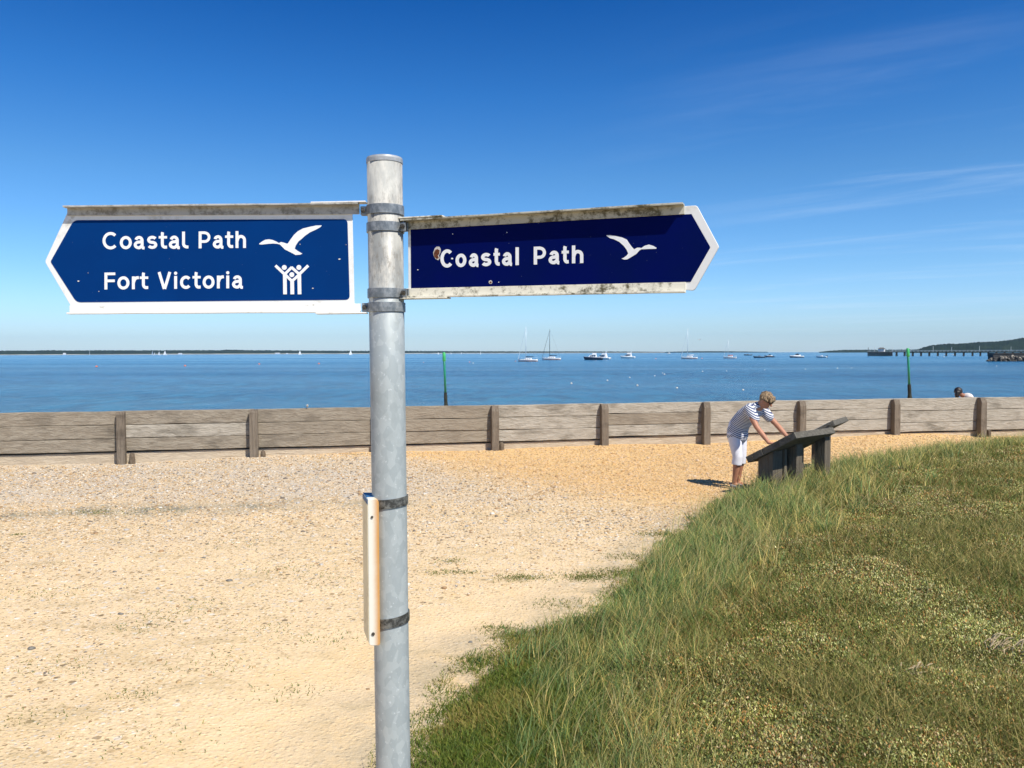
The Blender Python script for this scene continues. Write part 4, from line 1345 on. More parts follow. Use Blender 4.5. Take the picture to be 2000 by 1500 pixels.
# ------------------------------------------------------------------ lecterns
def lectern(P2, dirn, length, width, zhi, zlo, label, rear=False):
    """P2 = near end of the high edge; dirn along the high edge; low edge lies to its left"""
    d = Vector((dirn[0], dirn[1], 0)).normalized(); pr = Vector((-d.y, d.x, 0))
    org = Vector((P2[0], P2[1], 0)) + d * length / 2 + pr * width / 2
    t = empty('information_lectern', (org.x, org.y, 0))
    tag(t, label, 'information board', 'timber information lecterns')
    loc = Vector(t.location)
    hi = Vector((P2[0], P2[1], zhi)) - loc; lo = hi + pr * width + Vector((0, 0, zlo - zhi))
    sl_ = (lo - hi); sn = d.cross(sl_).normalized()
    if sn.z < 0: sn = -sn
    th = .085
    # top of three thick boards running along the low-high direction is not seen; boards run along d
    nb_ = 3
    for k_ in range(nb_):
        a = hi + sl_ * (k_ / nb_ + .004); b = hi + sl_ * ((k_ + 1) / nb_ - .004)
        e0, e1 = d * (random.uniform(-.008, .008)), d * (length + random.uniform(-.01, .01))
        bm = bmesh.new()
        loft(bm, [[a + e0, b + e0, b + e0 - sn * th, a + e0 - sn * th], [a + e1, b + e1, b + e1 - sn * th, a + e1 - sn * th]])
        obj('top_board', bm, M['lectern'], t, False, .006, 2)
    # information panel let into the top
    bm = bmesh.new()
    a = hi + sl_ * .1 + d * .06 + sn * .006; b = hi + sl_ * .9 + d * .06 + sn * .006
    e1 = d * (length - .12)
    loft(bm, [[a, b, b - sn * .005, a - sn * .005], [a + e1, b + e1, b + e1 - sn * .005, a + e1 - sn * .005]])
    obj('information_panel', bm, M['panel_face'], t)
    for s_, q_ in ((.0, .12), (.0, .88)):
        bm = bmesh.new()
        c = hi + sl_ * q_ + d * (-.004) - sn * th * .5
        cylinder(bm, c - d * .012, c + d * .01, .016, None, 8)
        obj('bolt', bm, M['screw'], t)
    def leg(s0, ds, w0, dw, name='leg'):
        base = Vector((hi.x, hi.y, 0)) + d * s0 + pr * w0
        q = [base, base + d * ds, base + d * ds + pr * dw, base + pr * dw]
        up = []
        for p in q:
            k_ = (p - Vector((hi.x, hi.y, 0))).dot(pr) / width
            up.append(Vector((p.x, p.y, zhi + (zlo - zhi) * k_ - th / sn.z - .003)))
        bm = bmesh.new()
        loft(bm, [[Vector((p.x, p.y, -.2)) for p in q], up])
        return obj(name, bm, M['lectern_post'], t, False, .006, 2)
    if rear:
        leg(.34, .15, .24, .15); leg(.66, .15, .20, .15)
    else:
        leg(.07, .23, .33, .22); leg(.42, .15, .20, .15); leg(length - .12, .15, .05, .15); leg(length - .36, .15, .30, .15)
        leg(.30, .06, .30, .30, 'void_filler')  # board added to fill the dark void between the near legs
    return t
lectern((3.54, 10.0), (.75, .65), 1.0, .70, .895, .51, 'near timber information lectern the woman leans on, standing in the grass')
l2 = lectern((4.87, 12.1), (.56, .83), .95, .66, .86, .47, 'far timber lectern showing only its raised corner behind the near one', True)

# ------------------------------------------------------------------ people
def hand(bm, wrist, palm_end, side_v, up_v, curl=.0, thumb_sign=1):
    """palm + five fingers; side_v across the palm towards the thumb"""
    f = (palm_end - wrist).normalized()
    pts = [wrist, wrist + f * .035, palm_end]
    limb(bm, pts, [(.026, .018), (.036, .014), (.038, .012)], 12, side_v)
    for k_, (o, L) in enumerate(((.028, .066), (.0095, .074), (-.0095, .069), (-.028, .055))):
        b = palm_end + side_v * o
        d1 = (f + side_v * o * 2.2).normalized()
        m1 = b + d1 * L * .5 + up_v * .005
        m2 = b + d1 * L * .95 - up_v * (.004 + curl)
        limb(bm, [b - f * .01, m1, m2], [.0092, .0085, .007], 8)
    tb = wrist + f * .028 + side_v * .026
    limb(bm, [tb, tb + (f * .5 + side_v * .75).normalized() * .034, tb + (f * .8 + side_v * .5).normalized() * .062], [.012, .0105, .0085], 8)

def woman():
    fwd = Vector((.65, -.75, 0)).normalized()
    rz = math.atan2(fwd.y, fwd.x)
    t = empty('person', (3.17, 11.17, 0), rz)
    tag(t, 'woman in navy striped tee and white cropped trousers leaning on the near lectern', 'person')
    def lz(f):   # height of the lectern surface at forward distance f
        return .51 + .385 * (f - .385) / .70
    bm = bmesh.new()
    # legs
    for s in (1, -1):
        kx = .02 if s < 0 else -.03
        hip = Vector((-.02, s * .085, .80)); knee = Vector((kx + .03, s * .085, .44)); ank = Vector((kx - .02, s * .085, .085))
        limb(bm, [hip * 1.0 + Vector((.01, -s * .02, -.06)), hip.lerp(knee, .5), knee, knee.lerp(ank, .3), knee.lerp(ank, .7), ank], [(.068, .07), (.066, .068), (.050, .052), (.050, .053), (.036, .038), (.030, .033)], 16)
        limb(bm, [ank + Vector((-.03, 0, -.035)), ank + Vector((.04, 0, -.045)), ank + Vector((.13, 0, -.06))], [(.030, .030), (.036, .028), (.036, .02)], 12)
    # trunk, neck
    limb(bm, [(-.02, 0, .80), (.01, 0, .90), (.12, 0, 1.01), (.25, 0, 1.10), (.31, 0, 1.145)], [(.12, .08), (.12, .085), (.13, .09), (.15, .09), (.10, .065)], 20, (0, 1, 0))
    limb(bm, [(.28, 0, 1.135), (.345, 0, 1.185), (.385, 0, 1.215)], [.058, .050, .050], 14)
    # head tilted down
    hc = Vector((.43, .005, 1.248)); tilt = Matrix.Rotation(R(38), 3, 'Y') @ Matrix.Rotation(R(8), 3, 'Z')
    ball(bm, hc, (.088, .074, .108), tilt, 20, 16)
    ball(bm, hc + tilt @ Vector((.035, 0, -.065)), (.052, .050, .050), tilt)          # jaw
    limb(bm, [hc + tilt @ Vector((.084, 0, .012)), hc + tilt @ Vector((.104, 0, -.022))], [.010, .014], 8)  # nose
    limb(bm, [hc + tilt @ Vector((.078, -.02, -.055)), hc + tilt @ Vector((.078, .02, -.055))], [.007, .007], 8)  # lips
    for s in (1, -1):
        ball(bm, hc + tilt @ Vector((-.005, s * .076, -.01)), (.020, .008, .030), tilt, 10, 8)
    # arms, straight down onto the board
    for s, wf, wy in ((-1, .60, -.20), (1, .66, .20)):
        sh = Vector((.265, s * .165, 1.115)); wr = Vector((wf, wy, lz(wf) + .065))
        el_ = sh.lerp(wr, .52) + Vector((-.012, s * .03, -.005))
        limb(bm, [sh, sh.lerp(el_, .5), el_, el_.lerp(wr, .4), wr], [.052, .044, .036, .036, .024], 14)
        f = Vector((.9, 0, .9 * .55)).normalized()
        pe = wr + Vector((.085, 0, -.045 + .085 * .55 - .0))
        pe.z = lz(pe.x) + .016
        hand(bm, wr, pe, Vector((0, -s * 1.0, 0)), Vector((-.48, 0, .88)), .0)
    body = remeshed('body', bm, .0065, M['skin'], t, 2)
    # shirt
    bm = bmesh.new()
    limb(bm, [(-.01, 0, .74), (-.01, 0, .80), (.03, 0, .90), (.125, 0, 1.01), (.25, 0, 1.105), (.305, 0, 1.150)], [(.172, .138), (.168, .134), (.158, .130), (.165, .125), (.180, .115), (.105, .070)], 22, (0, 1, 0))
    for s, wf, wy in ((-1, .60, -.20), (1, .66, .20)):
        sh = Vector((.262, s * .150, 1.120)); wr = Vector((wf, wy, lz(wf) + .065)); e = sh.lerp(wr, .29)
        limb(bm, [Vector((.25, s * .09, 1.12)), sh, sh.lerp(e, .6), e], [.078, .076, .072, .068], 16)
    remeshed('striped_shirt', bm, .0075, M['tee'], t, 3)
    # cropped trousers
    bm = bmesh.new()
    limb(bm, [(-.03, 0, .72), (-.025, 0, .79), (-.01, 0, .88)], [(.150, .115), (.163, .118), (.150, .11)], 20, (0, 1, 0))
    for s in (1, -1):
        kx = .02 if s < 0 else -.03
        hip = Vector((-.02, s * .080, .78)); knee = Vector((kx + .03, s * .085, .44)); ank = Vector((kx - .02, s * .085, .085))
        e = knee.lerp(ank, .30)
        tube(bm, [hip, hip.lerp(knee, .5), knee, e], [(.092, .098), (.082, .086), (.066, .070), (.068, .072)], 18)
    remeshed('cropped_trousers', bm, .008, M['shorts_white'], t, 2)
    # hair: cap of tufts
    bm = bmesh.new()
    ball(bm, hc + tilt @ Vector((-.014, 0, .022)), (.092, .082, .094), tilt, 18, 14)
    rr = random.Random(5)
    for k_ in range(70):
        a = rr.uniform(0, 6.283); e = rr.uniform(.0, 1.35)
        p = Vector((math.cos(a) * math.cos(e), math.sin(a) * math.cos(e), math.sin(e)))
        if p.x > .75 and p.z < .45: continue
        c0 = hc + tilt @ (Vector((-.016, 0, .022)) + Vector((p.x * .084, p.y * .075, p.z * .088)))
        c1 = c0 + tilt @ (Vector((p.x * .02 + .012, p.y * .018, p.z * .01 - .032)))
        limb(bm, [c0, (c0 + c1) / 2 + tilt @ (p * .007), c1], [.014, .012, .005], 7)
    for k_ in range(16):
        y_ = (k_ - 7.5) * .0095
        limb(bm, [hc + tilt @ Vector((.055, y_ * .8, .085)), hc + tilt @ Vector((.086, y_, .062 - abs(y_) * .3)), hc + tilt @ Vector((.092, y_ * 1.05, .036 + rr.uniform(-.01, .01)))], [.013, .011, .004], 7)
    remeshed('hair', bm, .006, M['hair_blond'], t, 1)
    # sunglasses
    bm = bmesh.new()
    for s in (1, -1):
        ball(bm, hc + tilt @ Vector((.084, s * .031, .012)), (.010, .028, .021), tilt, 12, 8)
        tube(bm, [hc + tilt @ Vector((.080, s * .055, .016)), hc + tilt @ Vector((.0, s * .080, .012))], .004, 6)
    tube(bm, [hc + tilt @ Vector((.094, -.01, .016)), hc + tilt @ Vector((.094, .01, .016))], .004, 6)
    obj('sunglasses', bm, M['shade_glass'], t, True)
    bm = bmesh.new()
    for s in (1, -1):
        kx = .02 if s < 0 else -.03
        ank = Vector((kx - .02, s * .085, .085))
        limb(bm, [ank + Vector((-.035, 0, -.05)), ank + Vector((.05, 0, -.058)), ank + Vector((.14, 0, -.066))], [(.036, .034), (.043, .028), (.04, .02)], 12)
    remeshed('shoes', bm, .008, M['shoe'], t, 2)
woman()

def beach_person():
    Yb = 19.6
    hd = at_y(1872, 766, Yb)
    sx = Yb / FPX
    g0 = float(ground_z(hd.x + .25, Yb))
    t = empty('person', (hd.x + .25, Yb, g0))
    tag(t, 'dark-haired person bending down behind the wall in a pale top', 'person')
    hz = hd.z - g0
    H = Vector((-.25, 0, hz))
    S = Vector((-.03, 0, hz - .13)); hip = Vector((.24, 0, hz - .52))
    bm = bmesh.new()
    ball(bm, H, (.082, .075, .098), Matrix.Rotation(R(-38), 3, 'Y'), 18, 14)
    ball(bm, H + Vector((-.05, 0, -.06)), (.045, .045, .045))
    limb(bm, [H + Vector((.03, 0, -.04)), S + Vector((-.04, 0, .01))], [.05, .058], 12)
    limb(bm, [S, S.lerp(hip, .5), hip], [(.17, .10), (.145, .10), (.16, .12)], 18, (0, 1, 0))
    for s in (1, -1):
        sh = S + Vector((-.01, s * .17, -.02)); el_ = sh + Vector((-.10, s * .05, -.26)); wr = el_ + Vector((-.20, -s * .05, -.13))
        limb(bm, [sh, el_, wr], [.052, .040, .026], 12)
        hand(bm, wr, wr + Vector((-.075, 0, -.03)), Vector((0, -s, 0)), Vector((-.3, 0, .9)), .01)
        kn = hip + Vector((-.36, s * .12, .02)); an = Vector((kn.x + .10, s * .13, .07))
        limb(bm, [hip + Vector((0, s * .09, 0)), kn, an], [.085, .06, .036], 14)
        limb(bm, [an + Vector((.02, 0, -.035)), an + Vector((-.14, 0, -.045))], [.034, .026], 10)
    remeshed('body', bm, .009, M['skin_tan'], t, 2)
    bm = bmesh.new()
    limb(bm, [S + Vector((.0, 0, .0)), S.lerp(hip, .5), hip], [(.185, .115), (.16, .115), (.17, .13)], 18, (0, 1, 0))
    remeshed('vest', bm, .012, M['tee_pale'], t, 2)
    bm = bmesh.new()
    ball(bm, H + Vector((-.005, 0, .028)), (.098, .090, .100), Matrix.Rotation(R(-30), 3, 'Y'), 16, 12)
    limb(bm, [H + Vector((-.06, -.055, .0)), H + Vector((-.08, -.06, -.10)), H + Vector((-.07, -.05, -.2))], [.04, .035, .015], 10)
    limb(bm, [H + Vector((-.03, -.06, .0)), H + Vector((-.05, -.07, -.12))], [.04, .02], 10)
    remeshed('hair', bm, .009, M['hair_dark'], t, 1)
    bm = bmesh.new()
    limb(bm, [hip + Vector((-.02, 0, .02)), hip + Vector((.0, 0, -.05))], [(.18, .14), (.17, .14)], 16, (0, 1, 0))
    for s in (1, -1):
        limb(bm, [hip + Vector((0, s * .09, 0)), hip + Vector((-.26, s * .115, .015))], [.10, .085], 14)
    remeshed('shorts', bm, .012, M['cover_navy'], t, 2)
beach_person()

# ------------------------------------------------------------------ green beach markers
def marker(px0, py0, px1, py1, Yd, weed_py, label):
    top = at_y(px0, py0, Yd); bot = at_y(px1, py1, Yd)
    ax = (top - bot); s_ = ax / ax.z
    gz = float(ground_z(bot.x, Yd)) - .3
    foot_ = bot + s_ * (gz - bot.z)
    t = empty('marker_post', foot_)
    tag(t, label, 'marker post', 'green marker posts on the foreshore')
    wz = at_y(px1, weed_py, Yd).z
    f = lambda z: Vector(((foot_ + s_ * (z - foot_.z)) - foot_))
    bm = bmesh.new()
    tube(bm, [f(wz - .05), f((wz + top.z) / 2), f(top.z)], .034, 16)
    obj('pole', bm, M['green'], t, True)
    bm = bmesh.new()
    zs = np.linspace(foot_.z, wz + .02, 14)
    tube(bm, [f(z) for z in zs], [.042 + .014 * random.random() + (.03 if z < wz - .35 else 0) for z in zs], 12)
    obj('weed_sleeve', bm, M['weed'], t)
    bm = bmesh.new()
    tube(bm, [f(top.z - .27), f(top.z - .24), f(top.z - .02), f(top.z)], [.036, .052, .046, .03], 16)
    obj('topmark', bm, M['green_top'], t, True)
marker(867, 688, 871, 793, 24.0, 768, 'green marker post standing just right of the signpost pole')
marker(1773, 680, 1777, 778, 25.0, 752, 'thin leaning green marker post in front of the pier')

# ------------------------------------------------------------------ boats
def dist_for(px, base):
    return 3.4 * FPX / max(base - hor(px), 1.0)
def hull_mesh(bm, L, B, Hf, Ha, draft=.25, stern=.8, flare=1.0, fine=1.7):
    """hull along x (bow +), waterline z=0, returns deck ring"""
    ns = 15
    rings = []
    for i in range(ns):
        t = i / (ns - 1)
        x = -L / 2 + L * t
        w = B / 2 * (stern + (1 - stern) * min(1, t / .4)) if t < .4 else B / 2 * (1 - ((t - .4) / .6) ** fine)
        w = max(w, .015)
        sheer = Ha + (Hf - Ha) * t ** 1.6
        xo = x - (.06 * L * (1 - 1) if t < .9 else 0)
        rake = .07 * L * max(0, t - .6) / .4
        ring = []
        for a in np.linspace(-1, 1, 11):
            # section: a=-1 starboard sheer ... 0 keel ... 1 port sheer
            k_ = abs(a)
            yy = w * math.copysign(min(1, (k_ ** .62)) , a) if k_ > 0 else 0
            zz_ = -draft + (sheer + draft) * k_ ** 1.9
            xx = x - rake * (1 - (zz_ + draft) / (sheer + draft)) * 1.0
            ring.append(Vector((xx, yy, zz_)))
        rings.append(ring)
    vr = [[bm.verts.new(p) for p in r] for r in rings]
    for a, b in zip(vr, vr[1:]):
        for i in range(10):
            bm.faces.new((a[i], a[i + 1], b[i + 1], b[i]))
        bm.faces.new((a[10], a[0], b[0], b[10]))
    bm.faces.new(vr[0]); bm.faces.new(vr[-1][::-1])
    return rings
def cabin_mesh(bm, x0, x1, w0, w1, z0, z1, rf=.25, ra=.1):
    ring0 = [Vector((x0, -w0 / 2, z0)), Vector((x1, -w1 / 2, z0)), Vector((x1, w1 / 2, z0)), Vector((x0, w0 / 2, z0))]
    L = x1 - x0
    ring1 = [Vector((x0 + ra * L, -w0 * .4, z1)), Vector((x1 - rf * L, -w1 * .38, z1)), Vector((x1 - rf * L, w1 * .38, z1)), Vector((x0 + ra * L, w0 * .4, z1))]
    loft(bm, [ring0, ring1])
def place(t, px, base, yaw, d=None):
    d = d or dist_for(px, base)
    p = at_y(px, hor(px), d)
    t.location = (p.x, p.y, -1.5)
    t.rotation_euler = (0, 0, yaw)
    return d
def yacht(px0, px1, base, mast_px, top_py, label, dark=False, jib=True, yaw=R(180 - 12), boom='cover_navy', boomw=True):
    pxc = (px0 + px1) / 2
    d = dist_for(pxc, base)
    L = (px1 - px0) * d / FPX / abs(math.cos(yaw))
    t = empty('yacht'); place(t, pxc, base, yaw, d)
    tag(t, label, 'sailing yacht', 'moored boats off the beach')
    bm = bmesh.new(); hull_mesh(bm, L, L * .31, L * .125, L * .10, L * .02, .72)
    obj('hull', bm, M['hull_white'], t, True)
    bm = bmesh.new(); hull_mesh(bm, L * 1.002, L * .312, L * .018, L * .016, L * .025, .72)
    obj('waterline', bm, M['antifoul'], t, True)
    bm = bmesh.new(); cabin_mesh(bm, -L * .22, L * .20, L * .2, L * .13, L * .10, L * .165, .3, .08)
    cb = obj('cabin', bm, M['cabin_white'], t, False, L * .006)
    for s in (1, -1):
        for xx in (-.12, -.02, .08):
            bm = bmesh.new(); box(bm, (L * xx, s * L * .088, L * .132), (L * .06, L * .012, L * .018))
            obj('window', bm, M['glass'], cb)
    Hm = (hor(mast_px) - top_py) * d / FPX + 3.4
    mx = -(mast_px - pxc) * d / FPX * 1.0
    sp = M['spar_dark'] if dark else M['spar_white']
    bm = bmesh.new(); tube(bm, [(mx, 0, L * .1), (mx - .05, 0, Hm)], [.105, .07], 10)
    for hz in (.45, .7):
        tube(bm, [(mx, -L * .07, Hm * hz), (mx, L * .07, Hm * hz)], .03, 6)
    mast = obj('mast', bm, sp, t, True)
    bm = bmesh.new()
    tube(bm, [(mx - L * .38, 0, L * .235), (mx, 0, L * .225)], [.13, .22], 8)
    obj('boom_cover', bm, M[boom], t, True)
    bm = bmesh.new()
    for s in (1, -1):
        tube(bm, [(mx, s * L * .14, L * .1), (mx, s * L * .07, Hm * .7), (mx, 0, Hm * .98)], .018, 5)
    tube(bm, [(-L * .49, 0, L * .1), (mx, 0, Hm)], .018, 5)
    obj('rigging', bm, sp, t)
    bm = bmesh.new()
    tube(bm, [(L * .47, 0, L * .13), (mx + .1, 0, Hm * .94)], [.09 if jib else .035, .05 if jib else .025], 8)
    obj('furled_jib', bm, M['spar_white'] if not dark else M['spar_dark'], t)
    bm = bmesh.new()
    for s in (1, -1):
        pts_ = [(L * (.46 - .96 * k_ / 6), s * L * .15 * (1 if 1 < k_ else .3 + .35 * k_), L * .19) for k_ in range(7)]
        tube(bm, pts_, .02, 4)
        for p in pts_: tube(bm, [(p[0], p[1], L * .1), p], .015, 4)
    obj('guard_rail', bm, M['spar_white'], t)
    return t
yacht(1011, 1050, 706.0, 1027, 638, 'white yacht with furled jib, leftmost of the large moored yachts', jib=True)
yacht(1058, 1095, 703.0, 1073.5, 643, 'white yacht with a dark mast, second of the pair left of the motor cruisers', dark=True)
yacht(1331, 1361, 700.8, 1343, 641, 'white yacht with slim grey mast above and left of the woman', yaw=R(180 - 20), boom='cabin_white')
yacht(1414, 1437, 699.8, 1422, 664, 'small white yacht with short mast, directly above the woman', yaw=R(180 - 25), boom='orange')

def motorboat(px0, px1, base, label, hull='hull_white', kind='cruiser', yaw=R(180 - 15), top_py=None):
    pxc = (px0 + px1) / 2
    d = dist_for(pxc, base)
    L = (px1 - px0) * d / FPX / max(abs(math.cos(yaw)), .35)
    t = empty('motorboat'); place(t, pxc, base, yaw, d)
    tag(t, label, 'motorboat', 'moored boats off the beach')
    bm = bmesh.new(); hull_mesh(bm, L, L * .34, L * .17, L * .115, L * .03, .92, fine=2.2)
    hl = obj('hull', bm, M[hull], t, True)
    if kind == 'launch':
        bm = bmesh.new(); hull_mesh(bm, L * .99, L * .335, L * .185, L * .128, -L * .09, .92, fine=2.2); obj('gunwale', bm, M['cabin_white'], t, True)
        bm = bmesh.new(); cabin_mesh(bm, -L * .18, L * .26, L * .24, L * .16, L * .13, L * .26, .25, .03)
        cb = obj('cabin', bm, M['cabin_white'], t, False, L * .01)
        bm = bmesh.new(); cabin_mesh(bm, -L * .16, L * .06, L * .25, L * .24, L * .26, L * .34, .2, .03); obj('wheelhouse', bm, M['cabin_white'], t, False, L * .01)
        for s in (1, -1):
            for xx in (-.1, 0.0, .1):
                bm = bmesh.new(); box(bm, (L * xx, s * L * .105, L * .205), (L * .06, L * .02, L * .05)); obj('window', bm, M['glass'], cb)
        bm = bmesh.new(); tube(bm, [(L * .02, 0, L * .34), (L * .02, 0, L * .50)], .04, 6); obj('mast', bm, M['spar_white'], t)
    elif kind == 'cruiser':
        bm = bmesh.new(); cabin_mesh(bm, -L * .28, L * .25, L * .29, L * .18, L * .12, L * .27, .38, .06)
        cb = obj('cabin', bm, M['cabin_white'], t, False, L * .012)
        for s in (1, -1):
            bm = bmesh.new(); box(bm, (-L * .03, s * L * .122, L * .21), (L * .28, L * .02, L * .05)); obj('window', bm, M['glass'], cb)
        bm = bmesh.new(); box(bm, (L * .145, 0, L * .215), (L * .03, L * .17, L * .05), Matrix.Rotation(R(50), 3, 'Y'))
        obj('window', bm, M['glass'], cb)
        bm = bmesh.new(); cabin_mesh(bm, -L * .25, L * .08, L * .26, L * .2, L * .275, L * .36, .25, .05)
        obj('flybridge', bm, M['cabin_white'], t, False, L * .012)
        bm = bmesh.new()
        for s in (1, -1): tube(bm, [(-L * .2, s * L * .1, L * .34), (-L * .24, s * L * .08, L * .46)], L * .012, 6)
        tube(bm, [(-L * .24, -L * .085, L * .46), (-L * .24, L * .085, L * .46)], L * .016, 6)
        tube(bm, [(-L * .24, 0, L * .46), (-L * .25, 0, L * .60)], L * .006, 6)
        obj('radar_arch', bm, M['cabin_white'], t)
    elif kind == 'speed':
        bm = bmesh.new(); cabin_mesh(bm, -L * .30, L * .28, L * .27, L * .16, L * .12, L * .20, .30, .04)
        cb = obj('cabin', bm, M['cabin_white'], t, False, L * .012)
        bm = bmesh.new(); cabin_mesh(bm, -L * .16, L * .14, L * .24, L * .17, L * .20, L * .285, .45, .12)
        obj('windscreen', bm, M['glass'], t, False, L * .01)
        if hull == 'hull_white':
            bm = bmesh.new(); hull_mesh(bm, L * 1.0, L * .345, L * .10, L * .055, L * .02, .92, fine=2.2)
            obj('hull_stripe', bm, M['hull_dark'], t, True)
    else:
        bm = bmesh.new(); cabin_mesh(bm, -L * .1, L * .12, L * .12, L * .1, L * .12, L * .2, .2, .1)
        obj('console', bm, M['hull_grey' if hull != 'hull_white' else 'cabin_white'], t, False, L * .01)
        bm = bmesh.new(); box(bm, (-L * .5, 0, L * .13), (L * .06, L * .08, L * .16))
        obj('outboard', bm, M['hull_dark'], t, False, L * .01)
    return t
motorboat(1140, 1177, 703.0, 'dark-hulled launch with white cabin moored in front of the white cruiser', 'hull_dark', 'launch')
motorboat(1163, 1191, 702.0, 'tall white flybridge cruiser just behind the dark launch', 'hull_white', 'cruiser', R(180 - 30))
motorboat(1212, 1240, 699.8, 'low white cabin cruiser alone, right of the dark launch', 'hull_white', 'cruiser', R(180 - 18))
motorboat(1472, 1494, 699.0, 'low grey open dinghy left of the dark speedboat', 'hull_grey', 'open')
motorboat(1493, 1512, 697.8, 'dark speedboat with pale screen beside the grey dinghy', 'hull_dark', 'speed')
motorboat(1543, 1569, 698.4, 'white speedboat with dark stripe, right of the dark speedboat', 'hull_white', 'speed')
motorboat(1597, 1612, 698.8, 'small white open boat, rightmost of the boats left of the pier', 'hull_white', 'open', R(180 - 50))
motorboat(1453, 1468, 694.2, 'tiny distant dark boat beyond the grey dinghy', 'hull_grey', 'open', R(180 - 10))
motorboat(1302, 1310, 691.4, 'tiny distant white motorboat left of the slim-masted yacht', 'hull_white', 'cruiser', R(180 - 10))

# distant small sailing boats
def sailboat_master():
    t = empty('sailing_boat')
    bm = bmesh.new(); hull_mesh(bm, 9, 2.8, 1.2, .95, .2, .72); obj('hull', bm, M['hull_white'], t, True)
    bm = bmesh.new(); tube(bm, [(.6, 0, .9), (.6, 0, 12.5)], .08, 6); obj('mast', bm, M['spar_white'], t)
    bm = bmesh.new()
    for th_, s in ((.05, 1),):
        a = [Vector((.45, 0, 1.8)), Vector((-3.6, .35, 1.8)), Vector((-2.2, .45, 5)), Vector((.45, 0, 12.3))]
        loft(bm, [a, [p + Vector((0, .05, 0)) for p in a]])
    obj('mainsail', bm, M['sail'], t)
    bm = bmesh.new()
    a = [Vector((.75, 0, 1.4)), Vector((4.2, 0, 1.3)), Vector((.8, 0, 10.8))]
    loft(bm, [a, [p + Vector((0, .05, 0)) for p in a]])
    obj('jib', bm, M['sail'], t)
    return t
sb = sailboat_master()
sails = [(298, 693.8, 9.0, 'tiny white sail, leftmost of the four off the wooded shore'), (302, 693.8, 6.0, 'tiny low sail second from left of the four off the shore'),
         (311, 693.9, 8.0, 'tiny white sail third from left of the four off the shore'), (322.5, 694, 10.0, 'tallest sail, rightmost of the four off the wooded shore'),
         (586, 693.0, 9.0, 'tiny lone sail off the shore left of the signpost'), (685, 693.2, 10.0, 'tiny lone sail off the shore just left of the signpost pole'),
         (856, 692.2, 4.5, 'faint tiny sail left of the green marker post'), (881, 692, 4.0, 'faint tiny sail right of the green marker post top'), (901, 691.8, 5.0, 'tiny white sail between green marker and buoy pair'),
         (938.5, 692.6, 9.5, 'tiny tall sail midway between green marker post and first yacht'), (957, 691.8, 5.0, 'faint little sail left of the first large yacht'),
         (175, 692.6, 10.0, 'faint thin sail off the far left shore'), (1330, 691.2, 4, 'faint speck of a sail beside the slim-masted yacht')]
def copy_tree(o):
    c = o.copy(); C.objects.link(c)
    for ch_ in list(o.children):
        k_ = ch_.copy(); C.objects.link(k_); k_.parent = c
    return c
for i, (a, b, hp, lab) in enumerate(sails):
    o = sb if i == 0 else copy_tree(sb)
    d = min(3.4 * FPX / (b - hor(a)), 2600)
    p = at_y(a, hor(a), d); o.location = (p.x, p.y, -1.5)
    s_ = hp * d / FPX / 12.5
    o.scale = (s_, s_, s_); o.rotation_euler = (0, 0, R(150 + 13 * i))
    tag(o, lab, 'sailing boat', 'distant sailing boats under the far shore')

